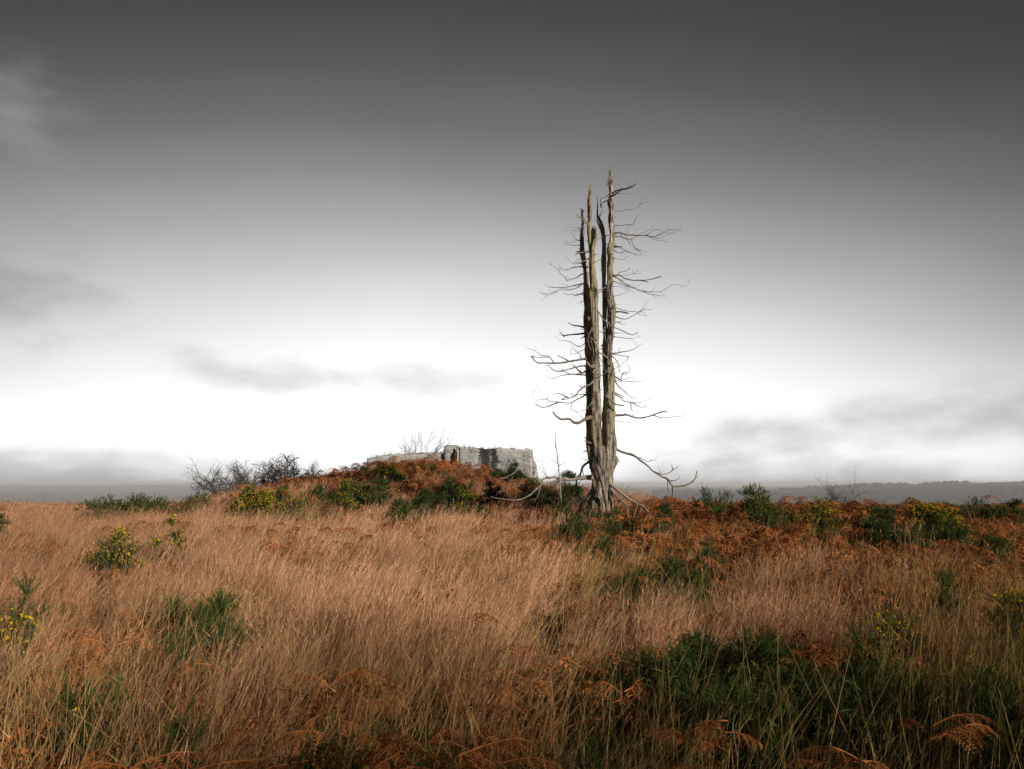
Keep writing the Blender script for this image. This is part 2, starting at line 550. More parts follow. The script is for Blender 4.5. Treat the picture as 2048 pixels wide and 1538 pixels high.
def rust_material():
    m, nt, out = new_mat('rusted_iron')
    g = nt.node('ShaderNodeTexCoord').outputs['Object']
    c = nt.ramp(nt.noise(g, 25, 5, 0.65), [(0.3, (0.02, 0.011, 0.008)), (0.55, (0.085, 0.035, 0.016)), (0.75, (0.18, 0.08, 0.03))])
    bs = nt.node('ShaderNodeBsdfPrincipled')
    nt.l.new(c, bs.inputs['Base Color'])
    bs.inputs['Roughness'].default_value = 0.85
    nt.l.new(bs.outputs[0], out.inputs[0])
    return m


M_rust = rust_material()

# ------------------------------------------------------------------ terrain
def H(x, y):
    x = np.asarray(x, float); y = np.asarray(y, float)
    r = np.sqrt(x * x + y * y)
    h = 0.52 * sm(y, 3.0, 17.0)
    h = h + (1.24 - .04 * (np.maximum(0, -x - 2.5)) ) * np.exp(-(np.abs(x + 3.9) / 5.3) ** 3.0 - ((y - 24.0) / 5.2) ** 2)
    h = h + 0.34 * np.exp(-((x + 2.5) / 1.5) ** 2 - ((y - 21.6) / 1.7) ** 2)
    h = h + 0.42 * np.exp(-((x - 2.6) / 2.2) ** 2 - ((y - 19.0) / 3.0) ** 2)
    h = h - 0.22 * sm(-x, 5, 11) * sm(y, 12, 24)
    h = h - 0.50 * sm(x, 3.5, 6.5) * sm(y, 15.5, 23)
    h = h + 0.14 * sm(x, 3, 6) * sm(y, 11, 15) + 0.14 * n2(x, y, 3.2, 19, 2) * sm(y, 11, 16) * (1 - sm(y, 40, 60))
    h = h + 0.05 * n2(x, y, 2.3, 3) * sm(r, 1, 4) + 0.12 * n2(x, y, 9.0, 5, 2) * sm(r, 3, 9) * (1 - sm(r, 30, 60))
    drop = sm(r, 30, 420)
    h = h * (1 - drop) - 46 * sm(r, 28, 900)
    h = h + 5.0 * n2(x, y, 340, 9, 4) * sm(r, 180, 900)
    az = np.degrees(np.arctan2(x, y))
    right = sm(az, -2, 14)
    h = h + (22 + 32 * sm(az, 12, 38)) * right * sm(r, 500, 2500) * (1 + 0.12 * n2(x, y, 420, 12, 4))
    h = h + 44 * (1 - right) * sm(r, 2300, 6800) * (1 + 0.10 * n2(x, y, 1300, 12, 4))
    return h


def axis(a, b, k):
    return np.sign(np.linspace(-1, 1, k)) * (np.exp(np.abs(np.linspace(-1, 1, k)) * math.log(b / a + 1)) - 1) * a


xs = axis(6.0, 12000, 241)
ys = axis(6.0, 12000, 261)
gx, gy = np.meshgrid(xs, ys)
gz = H(gx, gy)
nx, ny = len(xs), len(ys)
idx = np.arange(nx * ny).reshape(ny, nx)
q = np.stack([idx[:-1, :-1], idx[:-1, 1:], idx[1:, 1:], idx[1:, :-1]], -1).reshape(-1, 4)
add('ground', make_mesh('ground', np.stack([gx, gy, gz], -1).reshape(-1, 3), [q], [M_ground], True),
    label='rolling moor ground falling away to a far plain', kind='structure')


def Hs(x, y):
    return float(H(np.array([x]), np.array([y]))[0])


def ground_at(u, v, lift=0.0):
    """distance at which the sight line through pixel (u, v) meets the ground (+ lift)"""
    ds = np.linspace(2.0, 30, 1500)
    pts = np.array([P(u, v, d) for d in ds[::10]])
    hz = H(pts[:, 0], pts[:, 1]) + lift
    k = np.argmax(pts[:, 2] < hz) if np.any(pts[:, 2] < hz) else len(pts) - 1
    return float(ds[::10][k])

# ------------------------------------------------------------------ the dead tree
TD = 16.0                                    # distance of the tree
PXM = TD / F                                 # metres per photo pixel at the tree
FR = {1: (1040, 330, 5.689), 2: (1040, 580, 5.689), 3: (960, 820, 4.267)}   # enlargements the tree was measured in


def fr(f, x, y, d=TD):
    ox, oy, s = FR[f]
    return P(ox + x / s, oy + y / s, d)


def rpx(f, r):
    return r / FR[f][2] * PXM


base_pt = fr(3, 1025, 1000)
tree_x = base_pt[0]
tree_z = Hs(tree_x, TD) - 0.05
tree = bpy.data.objects.new('dead_tree', None)
COL.objects.link(tree)
tree.location = (tree_x, TD, tree_z)
tag(tree, 'tall bare dead tree with several broken stems rising from one thick bole', 'tree')
TB = np.array([tree_x, TD, tree_z])


def bark_disp(seed, amp):
    def f(th, row, rr, pts):
        z = pts[:, 2][:, None] * np.ones_like(th)
        x = np.cos(th); y = np.sin(th)
        ridg = fbm(np.stack([x * 2.6, y * 2.6, z * 1.5], -1), 3, seed)
        fine = fbm(np.stack([x * 7.0, y * 7.0, z * 3.5], -1), 2, seed + 11)
        lump = fbm(np.stack([x * 0.8, y * 0.8, z * 3.2], -1), 2, seed + 23)
        return amp * (1.2 * ridg - 0.9 * np.abs(fine) + 0.8 * lump) + rr * 0.14 * lump
    return f


def stem(pts, doff, seed, sides=36, amp=0.012, jag=0.0, slot='stem', label=None, flat=None):
    """pts: (frame, x, y, half width) from the top down; doff: offset in depth, a number or a list"""
    n = len(pts)
    dd = np.interp(np.linspace(0, 1, n), np.linspace(0, 1, len(doff)), doff) if hasattr(doff, '__len__') else np.full(n, doff)
    c = np.array([fr(f, x, y, TD + e) for (f, x, y, w), e in zip(pts, dd)])
    r = np.array([rpx(f, w) for (f, x, y, w) in pts]) * 0.97
    L = np.sum(np.linalg.norm(np.diff(c, axis=0), axis=1))
    m = max(30, int(L / 0.03))
    cc = catmull(c, m)[::-1]
    rr = np.maximum(catmull(np.stack([r, r, r], -1), m)[::-1, 0], 0.004)
    cc[:, 0] += 0.010 * fbm(np.stack([cc[:, 2] * 2.2, np.zeros(m), np.zeros(m)], -1), 2, seed + 5)
    mb = MB()
    tube(mb, cc - TB, rr, sides, True, 0.5, bark_disp(seed, amp))
    if flat is not None:                      # an oval bole: thinner front to back where the stems part
        vv = mb.v[0]
        zz = sm(vv[:, 2], cc[0, 2] - TB[2] + .5, cc[-1, 2] - TB[2])
        vv[:, 1] *= 1 - (1 - flat) * zz
    if jag:                                   # splintered top: torn shards of different heights
        top = cc[-1] - TB; r0 = rr[-1]
        for k in range(7):
            a = k / 7 * 2 * math.pi + rng.random() * 0.6
            b0 = top + np.array([math.cos(a), math.sin(a), 0]) * r0 * 0.7 - np.array([0, 0, 0.08])
            hgt = jag * (0.3 + rng.random())
            tube(mb, np.array([b0, b0 + [0, 0, hgt * 0.6 + 0.05], b0 + [rng.normal() * 0.012, rng.normal() * 0.012, hgt + 0.08]]), [r0 * 0.42, r0 * 0.26, 0.003], 5)
    if slot == 'stem':                        # snapped-off branch stubs all along the stem
        for k in range(int(L * 9)):
            i = random.randrange(4, m - 2); a = random.uniform(0, 2 * math.pi)
            dv = np.array([math.cos(a), math.sin(a), random.uniform(-.3, .7)])
            ln = random.uniform(.02, .09)
            b0 = cc[i] - TB + dv * rr[i] * .8
            tube(mb, np.array([b0, b0 + dv * ln * .6, b0 + dv * ln + [0, 0, random.uniform(-.02, .03)]]), [random.uniform(.008, .018), .007, .004], 5, True, .5)
    o = add(slot, mb.mesh(slot, [M_bark], True), tree)
    if label:
        o['label'] = label
    return o


A = [(1,1030,78,16),(1,1030,200,24),(1,1036,300,30),(1,1030,360,27),(1,1022,420,34),(1,1036,500,35),(1,1038,600,33),(1,1045,700,32),(1,1050,800,33),
     (1,1048,860,36),(1,1030,930,45),(1,1024,1000,45),(1,1026,1060,40),(1,1022,1150,36),(1,1024,1250,38),(1,1028,1350,40),(1,1022,1450,40),(2,1020,20,42),
     (2,1030,150,46),(2,1042,250,50),(2,1044,350,48),(2,1040,450,45),(2,1030,550,42),(2,1015,650,46),(2,1010,750,50),(2,1012,850,52),(2,1016,950,54),
     (2,1020,1050,56),(2,1025,1150,57),(2,1025,1250,60),(2,1025,1350,62),(2,1027,1450,63),(3,1104,20,55),(3,1108,120,54),(3,1108,220,57),(3,1104,320,62),(3,1085,420,66),(3,1060,520,60)]
Bs = [(1,890,590,16),(1,905,650,30),(1,930,720,29),(1,945,800,25),(1,950,900,28),(1,950,1000,32),(1,950,1100,30),(1,952,1200,28),(1,955,1300,26),(1,955,1400,26),
      (2,960,0,27),(2,966,150,30),(2,966,250,32),(2,966,350,30),(2,966,450,28),(2,970,550,28),(2,965,650,26),(2,962,750,22),(2,965,900,22),(2,966,1050,22),
      (2,968,1200,24),(2,968,1350,26),(3,1062,60,22),(3,1064,200,24),(3,1068,330,28),(3,1062,450,34)]
Cs = [(1,842,738,30),(1,850,800,36),(1,842,870,31),(1,830,950,32),(1,822,1050,32),(1,825,1150,36),(1,826,1250,40),(1,836,1350,50),(1,840,1450,56),(2,832,10,61),
      (2,832,100,60),(2,836,200,56),(2,836,300,55),(2,840,400,53),(2,840,500,56),(2,842,600,57),(2,846,700,58),(2,850,800,58),(2,855,900,58),(2,858,1000,58),
      (2,860,1100,58),(2,862,1200,58),(2,859,1300,60),(2,857,1400,63),(3,975,10,56),(3,980,100,56),(3,988,200,54),(3,998,300,54),(3,1008,400,60),(3,1018,500,60)]
Ds = [(1,813,218,6),(1,803,260,16),(1,798,330,21),(1,793,400,23),(1,795,500,25),(1,798,600,23),(1,795,680,25),(1,790,740,28),(1,790,800,26),(1,797,880,22),(1,806,960,20),(1,815,1050,16)]
Es = [(1,705,502,9),(1,707,560,15),(1,712,650,18),(1,708,750,21),(1,705,850,22),(1,708,950,24),(1,716,1030,26),(1,738,1100,30),(1,752,1200,32),(1,757,1300,33),(1,757,1400,33),
      (2,760,0,35),(2,760,150,33),(2,768,300,36),(2,776,450,40),(2,776,600,40),(2,780,750,37),(2,783,900,37),(2,786,1050,37),(2,788,1200,37),(2,782,1350,40),(2,778,1450,42),
      (3,928,40,38),(3,934,150,32),(3,940,260,34),(3,955,380,40),(3,975,500,44)]
bole = [(3,1046,250,40),(3,1046,300,72),(3,1044,350,104),(3,1043,420,120),(3,1041,500,110),(3,1038,580,98),(3,1035,660,88),(3,1030,750,94),(3,1026,850,108),(3,1022,950,128),(3,1020,1060,150),(3,1020,1160,165)]
stem(bole, 0.0, 51, 72, 0.034, slot='bole', flat=.52, label='thick furrowed grey bole that the stems grow from')
stem(A, [0.02, 0.02, 0.0, 0.0], 11, jag=0.10, label='tallest right stem with lichen and a torn top')
stem(Bs, [0.20, 0.18, 0.16, 0.08], 12, 26, label='dark rear stem hidden half behind the right stem')
stem(Cs, [-0.16, -0.16, -0.12, -0.02], 13, jag=0.09, label='thick middle stem snapped off in ragged splinters')
stem(Ds, [-0.15, -0.15, -0.14], 14, 24, 0.006, label='slender bleached spire with its bark gone')
stem(Es, [0.06, 0.06, 0.04, 0.0], 15, 28, label='blackened left stem standing in shade')
# roots flaring into the ground
for a, ln, r0 in ((0.2, .75, .10), (1.3, .6, .09), (2.3, .8, .11), (3.4, .5, .08), (5.9, .5, .08)):
    dv = np.array([math.cos(a), math.sin(a), 0])
    p = np.array([dv * .10 + [0, 0, .34], dv * .22 + [0, 0, .18], dv * (.22 + ln * .4) + [0, 0, .04], dv * (.22 + ln) + [0, 0, -.15]])
    mb = MB(); cc = catmull(p, 14)
    tube(mb, cc, np.linspace(r0, r0 * .4, 14), 12, True, .5, bark_disp(int(a * 10), .012))
    add('root', mb.mesh('root', [M_bark], True), tree)

# branches: (frame, points, r0, r1, depth offset at the stem, depth slope per pixel of length, [twigs])
BR = [
 (1,[(1050,322),(1090,295),(1155,275),(1220,262),(1270,240),(1322,207)],9,5,0,-.5,[[(1,),[(1240,245),(1225,215),(1210,180)],2,1]]),
 (1,[(1045,352),(1085,335),(1120,310),(1155,280),(1215,275),(1260,255),(1290,247)],9,3,-.03,-.7,[[(1,),[(1100,328),(1140,325),(1200,327),(1265,325),(1300,312)],3,1.5]]),
 (1,[(1045,240),(1090,228),(1135,217)],4,3,0,.5,[]),
 (1,[(1015,250),(988,212),(1005,165),(1055,125)],6,4,-.05,-.3,[]),
 (1,[(1055,515),(1110,518),(1160,525),(1220,503),(1290,510),(1340,475),(1370,440),(1383,400),(1380,380)],4,1.5,0,.4,[[(1,),[(1378,436),(1430,430),(1490,430)],1.6,1]]),
 (1,[(1065,685),(1130,690),(1200,680),(1290,672),(1310,620),(1355,555)],6,4,0,-.2,[]),
 (1,[(1070,775),(1130,770),(1200,790),(1280,795),(1360,803),(1440,805),(1520,815),(1590,790),(1650,760),(1710,735),(1770,737),(1845,752)],9,3,0,-.25,
   [[(1,),[(1355,802),(1370,775),(1430,760),(1490,725),(1525,695)],4,2],[(1,),[(1440,803),(1490,760),(1530,735),(1580,740),(1640,768),(1710,770),(1760,750)],3.2,2],
    [(1,),[(1520,815),(1590,830),(1660,800),(1760,770),(1810,730),(1838,697)],4,2],[(1,),[(1460,808),(1530,850),(1620,862),(1700,883)],4,1.6],[(1,),[(1150,772),(1135,750),(1150,740)],3,2]]),
 (1,[(1070,815),(1140,815),(1190,835),(1260,843),(1310,820),(1350,803)],5,4,.03,.3,
   [[(1,),[(1272,842),(1280,890),(1310,945),(1370,990),(1375,1022)],4,3],[(1,),[(1312,946),(1380,975),(1480,1000)],3,1.2],[(1,),[(1210,840),(1260,910),(1300,960),(1350,985)],2.2,1.5],[(1,),[(1240,842),(1250,900),(1248,960)],1.6,1]]),
 (1,[(1065,930),(1110,925),(1170,932)],8,6,-.02,-.6,[]),
 (1,[(1065,935),(1140,940),(1200,970),(1280,1005),(1340,1022),(1375,1022)],5,3,.02,.4,[]),
 (1,[(1070,975),(1130,1000),(1180,1000),(1185,985)],4,2,0,.3,[[(1,),[(1140,1000),(1200,980),(1225,1020),(1190,1062)],2.2,1.4]]),
 (1,[(1055,1060),(1110,1070),(1170,1080),(1195,1060),(1235,1040)],3,1.6,0,-.5,[]),
 (1,[(1050,1255),(1110,1250),(1130,1222),(1190,1210),(1230,1190),(1250,1168)],5,3,0,-.3,[]),
 (1,[(1050,1248),(1110,1250),(1200,1255),(1280,1240),(1330,1200),(1350,1190)],4.5,2,.03,.3,[[(1,),[(1285,1238),(1360,1230),(1400,1190)],2,1]]),
 (1,[(1050,1265),(1130,1255),(1200,1290),(1290,1310),(1400,1315),(1490,1300),(1550,1285),(1603,1265)],7,6,.0,-.3,[[(1,),[(1380,1314),(1430,1325),(1458,1335)],5,4]]),
 (1,[(1055,1260),(1130,1300),(1200,1350),(1270,1385),(1330,1415),(1400,1430),(1490,1445),(1590,1440),(1660,1410),(1720,1370),(1780,1360),(1860,1383),(1910,1360),(1932,1300)],6.5,1.6,.02,.2,
   [[(1,),[(1400,1428),(1450,1460),(1520,1470),(1590,1487),(1645,1485)],5,3],[(1,),[(1585,1440),(1640,1480),(1680,1510)],2.2,1],[(1,),[(1480,1445),(1520,1420),(1560,1385)],3,1],
    [(1,),[(1490,1465),(1540,1500),(1590,1520)],2.2,1],[(1,),[(1120,1295),(1180,1370),(1250,1420),(1300,1450)],3,1.6],[(1,),[(1300,1400),(1350,1370),(1370,1345)],2,1]]),
 (1,[(1060,1320),(1120,1345),(1200,1375),(1290,1400),(1370,1440),(1440,1450)],4,3,-.04,-.3,[[(1,),[(1210,1378),(1250,1360),(1300,1370)],2,1]]),
 (1,[(1055,1385),(1130,1380),(1180,1400),(1225,1440)],3,1.2,0,.2,[]),
 (1,[(1055,1495),(1120,1485),(1180,1460),(1220,1440)],3,1.2,0,-.3,[]),
 (1,[(785,690),(740,630),(690,600),(648,568)],9,7,-.16,-.4,[]),
 (1,[(705,735),(650,718),(600,703)],3,1.2,.05,.3,[]),
 (1,[(705,750),(620,748),(560,745),(500,740)],2.2,1,.05,-.3,[]),
 (1,[(705,862),(645,850),(610,805),(575,760)],4.5,1.4,.05,-.4,[[(1,),[(650,852),(600,880),(540,880),(510,850)],3,1.2]]),
 (1,[(705,905),(640,915),(560,910),(500,900),(485,880)],3,1.2,.05,.4,[]),
 (1,[(790,985),(720,992),(670,1000),(628,1018)],8,6,-.14,-.3,[]),
 (1,[(710,975),(660,985),(635,990)],6,5,.05,.4,[]),
 (1,[(790,1062),(740,1090),(690,1105),(620,1105)],6,3,-.12,-.3,[]),
 (1,[(720,1120),(690,1118),(610,1125),(560,1090),(500,1035)],3,1.2,.05,.2,[[(1,),[(690,1065),(650,1085),(610,1105)],2.5,1.2]]),
 (1,[(740,1155),(650,1160),(600,1170),(550,1188),(490,1188),(445,1160)],6,4,.05,-.3,[]),
 (1,[(745,1230),(690,1250),(650,1280),(590,1298),(540,1310),(500,1265),(460,1235),(440,1195),(390,1150),(350,1135),(305,1108)],6.5,1.6,.05,-.2,[[(1,),[(360,1138),(355,1115),(365,1100)],1.6,1]]),
 (1,[(750,1345),(680,1360),(620,1370),(540,1390),(460,1395),(380,1395),(320,1385),(275,1342)],6,2.5,.04,.25,[[(1,),[(420,1396),(370,1385),(335,1360)],2.2,1]]),
 (1,[(750,1345),(700,1362),(640,1400),(560,1425),(480,1420),(420,1430),(340,1465),(270,1460),(205,1440)],6,1.8,.04,-.25,[[(1,),[(430,1430),(380,1470),(300,1492)],1.6,1],[(1,),[(560,1425),(500,1400),(460,1412)],2,1]]),
 (1,[(750,1425),(700,1465),(650,1475),(625,1490),(600,1468),(540,1475),(490,1455)],6,2,.04,.3,[[(1,),[(740,1475),(690,1470),(650,1476)],3,2]]),
 (1,[(860,860),(940,820),(1010,800)],5,6,-.12,1.2,[]),
 (1,[(845,1110),(920,1065),(960,1005)],5,4,-.12,1.2,[]),
 (1,[(880,600),(880,480),(885,400),(875,345)],8,3,.18,0,[[(1,),[(895,592),(930,520),(940,490)],3,1.5],[(1,),[(900,595),(950,530),(990,500)],2.2,1]]),
 (1,[(925,485),(915,430),(920,370)],6,3,.12,0,[]),
 (1,[(1015,400),(960,418),(930,450),(926,485)],5,4,.03,.8,[[(1,),[(1015,330),(980,360),(920,385)],3.5,2]]),
 (1,[(905,1420),(960,1400),(1030,1335),(1060,1305)],6,6,-.10,.6,[]),
 (1,[(770,590),(755,580),(752,575)],3,2,-.15,0,[]),
 (1,[(780,560),(765,540),(770,500)],3,1.5,-.15,0,[]),
 (1,[(805,760),(760,700),(745,680)],4,2,-.14,.2,[]),
 (2,[(1000,240),(1050,200),(1085,150)],8,5,-.10,-.6,[[(2,),[(1078,165),(1110,168),(1150,160)],1.8,1]]),
 (2,[(1065,190),(1140,215),(1220,240),(1300,250),(1400,255),(1440,290)],5,2,0,.3,[]),
 (2,[(1070,250),(1150,250),(1230,265)],10,8,0,-.4,[]),
 (2,[(1080,300),(1150,325),(1220,325),(1290,290),(1350,255),(1400,200),(1435,145),(1438,110)],5.5,1.4,0,-.3,[[(2,),[(1350,255),(1420,220),(1490,225),(1530,208)],3,1.6],[(2,),[(1325,265),(1400,290),(1445,290)],2.2,1.2]]),
 (2,[(1075,365),(1130,365),(1160,352)],6,5,0,.4,[[(2,),[(1115,366),(1180,395),(1215,380)],3,1.6]]),
 (2,[(870,215),(920,290),(980,360),(1060,420),(1130,450),(1200,480),(1275,510),(1330,485)],6.5,5,-.20,.02,[]),
 (2,[(1070,490),(1150,490),(1230,500)],4,2,0,.3,[]),
 (2,[(1065,532),(1150,540),(1220,553),(1310,545),(1390,520)],4,1.2,0,-.3,[]),
 (2,[(1040,722),(1110,715),(1180,700),(1250,685),(1330,655),(1375,618)],6.5,3,0,.3,[]),
 (2,[(1040,728),(1120,740),(1190,750),(1240,760)],5,3,-.03,-.4,[[(2,),[(1238,760),(1210,800),(1150,845),(1070,900)],3,2]]),
 (2,[(1050,750),(1110,820),(1125,880),(1130,950)],4.5,3,-.04,-.5,[[(2,),[(1112,868),(1140,872),(1175,873)],2.2,1.2]]),
 (2,[(1050,965),(1100,1000),(1145,1020),(1160,965),(1215,955)],7,5,-.03,-.4,[[(2,),[(1165,962),(1180,935),(1235,940),(1248,880),(1215,840)],5,1.8]]),
 (2,[(1060,1005),(1120,1035),(1200,1040),(1300,1045),(1400,1035),(1465,1003)],4,2,.02,.3,[[(2,),[(1140,1036),(1230,1000),(1290,985),(1300,955)],2.2,1.2]]),
 (2,[(1060,1000),(1110,1080),(1160,1130),(1210,1175),(1245,1205),(1290,1225),(1350,1240)],7,2,0,-.2,[]),
 (2,[(1070,1170),(1130,1190),(1175,1215)],6,4,.02,.4,[]),
 (2,[(1070,1185),(1140,1220),(1180,1260),(1260,1280),(1330,1310),(1380,1335),(1438,1328)],5.5,4,0,-.3,[[(2,),[(1260,1280),(1370,1280),(1440,1250),(1520,1240)],3,1.4],[(2,),[(1260,1282),(1270,1360),(1288,1378)],5,4]]),
 (2,[(965,1205),(1030,1250),(1090,1300),(1180,1312)],9,8,-.14,-.2,[]),
 (2,[(1070,1425),(1150,1425),(1220,1420),(1290,1445),(1370,1455),(1450,1440),(1530,1415),(1600,1385),(1690,1385)],10,6,0,-.3,
   [[(2,),[(1520,1418),(1570,1405),(1660,1378)],5,4],[(2,),[(1510,1422),(1600,1450),(1680,1450),(1750,1440),(1830,1440),(1875,1400),(1898,1360)],4,1.4],[(2,),[(1655,1450),(1690,1510),(1720,1530)],1.8,1],[(2,),[(1270,1438),(1290,1415),(1305,1402)],3,1.5]]),
 (2,[(1075,1488),(1160,1500),(1240,1510),(1310,1490)],3,1.6,0,.3,[]),
 (2,[(770,440),(690,412),(620,405),(580,390),(542,370)],12,4.5,.02,-.3,[[(2,),[(745,450),(710,445),(685,440)],5,3]]),
 (2,[(770,490),(670,500),(560,510),(500,520),(480,495),(452,490)],11,5,.02,.2,[[(2,),[(515,516),(500,530),(490,530)],6,3],[(2,),[(740,520),(715,540),(692,555)],6,4]]),
 (2,[(770,575),(720,625),(680,645),(620,625),(570,590),(520,572),(480,580),(430,560),(405,530)],5,1.5,.02,-.3,[[(2,),[(578,598),(580,590),(576,582)],3,2]]),
 (2,[(770,672),(700,690),(640,725),(565,732)],4.5,1.8,.02,.2,[[(2,),[(700,780),(680,720),(640,690),(590,670)],2.4,1]]),
 (2,[(785,780),(690,790),(600,805),(500,825),(400,832),(300,832),(200,825),(150,785),(130,752),(162,768)],12,5,-.08,-.25,
   [[(2,),[(385,828),(330,755),(240,745),(200,710),(150,685),(70,655)],5.5,1.8],[(2,),[(335,765),(270,765),(190,768),(152,752),(158,705)],3.4,2],[(2,),[(555,812),(490,770),(445,755),(422,738)],6,4],[(2,),[(700,785),(670,740),(640,690)],2.4,1.2]]),
 (2,[(780,858),(680,870),(600,890),(520,910),(460,925),(400,920),(350,885),(320,850)],6.5,5,.0,.2,[[(2,),[(325,852),(290,862),(258,882)],3,1.4],[(2,),[(475,922),(485,905),(490,897)],5,3],[(2,),[(240,830),(200,850),(175,840)],2,1]]),
 (2,[(785,895),(740,925),(700,945),(600,960),(530,945),(490,920)],10,6,-.02,-.2,[[(2,),[(700,945),(640,890),(598,850)],8,6]]),
 (2,[(775,968),(640,965),(520,965),(450,980),(390,1005),(340,1005),(285,965)],5.5,1.5,.02,.2,[[(2,),[(395,1003),(385,1015),(375,1025)],2,1.2]]),
 (2,[(870,985),(800,1070),(730,1105),(680,1140),(640,1190),(580,1225),(520,1220),(470,1245)],11,5,-.22,-.15,
   [[(2,),[(474,1243),(530,1247),(575,1222)],4,3],[(2,),[(550,1222),(480,1195),(440,1180),(400,1180),(360,1190)],4.5,3],[(2,),[(725,1108),(690,1098),(665,1090)],5,4],[(2,),[(600,1212),(595,1190),(580,1160)],2.2,1.2]]),
 (2,[(790,1165),(740,1165),(690,1140),(645,1120)],3,1.4,.0,.2,[]),
 (2,[(785,1182),(700,1190),(620,1195),(570,1180)],6,2,.0,.3,[]),
 (2,[(790,1175),(745,1195),(680,1230),(620,1260),(560,1285),(440,1275),(340,1265),(310,1240),(250,1245),(190,1253),(140,1220),(160,1150),(188,1085)],7.5,1.4,.0,-.15,
   [[(2,),[(312,1242),(320,1200),(298,1140)],2.4,1.2],[(2,),[(445,1275),(400,1290),(320,1325),(260,1335),(175,1298)],7,7],[(2,),[(320,1250),(270,1225),(215,1225)],2.4,1.4],[(2,),[(585,1278),(582,1350),(582,1450)],3.4,2]]),
 (2,[(830,1260),(760,1350),(680,1390),(600,1385)],5,1.8,-.16,-.2,[[(2,),[(660,1390),(600,1350),(560,1340)],1.8,1]]),
 (2,[(830,1440),(750,1470),(690,1505),(620,1510),(570,1470),(520,1465),(460,1470),(410,1430),(370,1390)],19,10,-.14,-.3,[[(2,),[(575,1470),(590,1490),(585,1515)],4,3],[(2,),[(720,1480),(690,1420),(720,1400),(745,1420)],3,1.6],[(2,),[(700,1490),(650,1400),(580,1370)],2,1]]),
 (2,[(820,430),(790,500),(770,570),(790,640),(830,720)],9,6,-.26,0,[]),
 (2,[(800,540),(850,600),(880,680),(900,740)],8,5,-.27,0,[]),
 (2,[(805,555),(830,680),(835,780)],7,5,-.27,0,[]),
 (2,[(760,820),(800,870),(880,890)],12,9,-.24,.1,[]),
 (2,[(820,945),(860,915),(905,905)],9,9,-.26,0,[]),
 (2,[(870,718),(920,722),(965,720)],7,7,-.10,.5,[[(2,),[(905,722),(900,690),(940,675)],2.4,1.4],[(2,),[(925,722),(930,780),(900,830)],2,1.2]]),
 (2,[(945,738),(1000,780),(1050,850)],8,5,-.16,-.2,[]),
 (2,[(885,730),(940,830),(960,910),(1075,960)],4.5,3,-.20,-.1,[]),
 (2,[(865,1005),(940,965),(1030,900),(1068,820)],4.5,3,-.24,-.1,[]),
 (2,[(965,420),(965,520),(985,620)],9,6,-.02,0,[]),
 (2,[(770,315),(785,330),(782,350)],10,6,-.20,-.5,[]),
 (2,[(755,130),(700,125),(650,155)],2.5,1.2,.03,0,[[(2,),[(710,128),(690,150),(720,175)],1.8,1]]),
 (3,[(1150,330),(1240,365),(1310,390),(1380,435),(1440,480),(1490,530),(1560,570),(1610,600),(1645,650),(1720,650),(1790,630),(1840,580),(1855,520)],10,6,-.02,-.15,
   [[(3,),[(1310,390),(1380,415),(1440,440),(1470,420)],4,2],[(3,),[(1530,555),(1600,540),(1640,510),(1630,470)],4.5,3],[(3,),[(1640,512),(1680,490),(1692,465)],2.6,1.4],[(3,),[(1625,605),(1690,595),(1705,560)],3,1.8],[(3,),[(1600,600),(1604,650),(1600,690)],3,2],[(3,),[(1645,655),(1648,690),(1640,735)],8,5],[(3,),[(1545,560),(1535,520),(1520,480)],2,1.2],[(3,),[(1450,435),(1500,425),(1523,390)],1.6,1]]),
 (3,[(960,575),(860,580),(780,595),(700,588),(640,575),(570,580),(510,605)],15,8,-.06,-.25,[]),
 (3,[(690,588),(620,620),(540,632),(480,592),(410,570),(360,530),(330,490)],13,6,-.45,-.2,[[(3,),[(332,502),(280,545),(220,580),(165,580)],5.5,3],[(3,),[(525,632),(480,680),(400,740),(300,768),(180,760),(90,740)],9,4],[(3,),[(520,640),(490,740),(460,780)],3.4,2]]),
 (3,[(945,435),(880,480),(860,540),(830,590),(820,680),(860,760)],9,8,.10,.15,[[(3,),[(822,735),(790,742),(762,748)],5,3],[(3,),[(870,500),(885,560),(905,600)],3,2],[(3,),[(935,440),(890,420),(865,405)],2.5,1.5]]),
 (3,[(1000,485),(1030,580),(1060,700),(1085,850),(1090,930)],13,15,-.27,-.12,[]),
 (3,[(1000,620),(950,700),(880,770),(850,860),(845,940)],13,14,-.06,.25,[]),
 (3,[(960,780),(925,850),(890,900),(862,945)],9,8,-.14,-.2,[]),
 (3,[(1095,615),(1190,700),(1260,750),(1340,800),(1400,830),(1470,915)],12,6,-.08,-.2,[[(3,),[(1345,805),(1320,880),(1310,945)],4.5,3],[(3,),[(1380,822),(1360,880),(1335,930)],4.5,3],[(3,),[(1200,708),(1180,790),(1192,890)],5.5,4]]),
 (3,[(1105,665),(1190,760),(1250,820),(1262,930)],8,5,-.12,-.25,[[(3,),[(1200,770),(1290,840),(1310,960)],5,4]]),
 (3,[(1115,700),(1130,800),(1120,880)],6,4,-.1,-.3,[[(3,),[(1120,720),(1150,800),(1145,860)],4,3]]),
 (3,[(930,265),(900,245),(885,225)],4,2,.02,0,[]),
 (3,[(925,352),(900,352),(880,356)],5,4,.02,0,[]),
 (3,[(960,290),(925,275),(890,262)],7,4,-.08,-.2,[]),
]


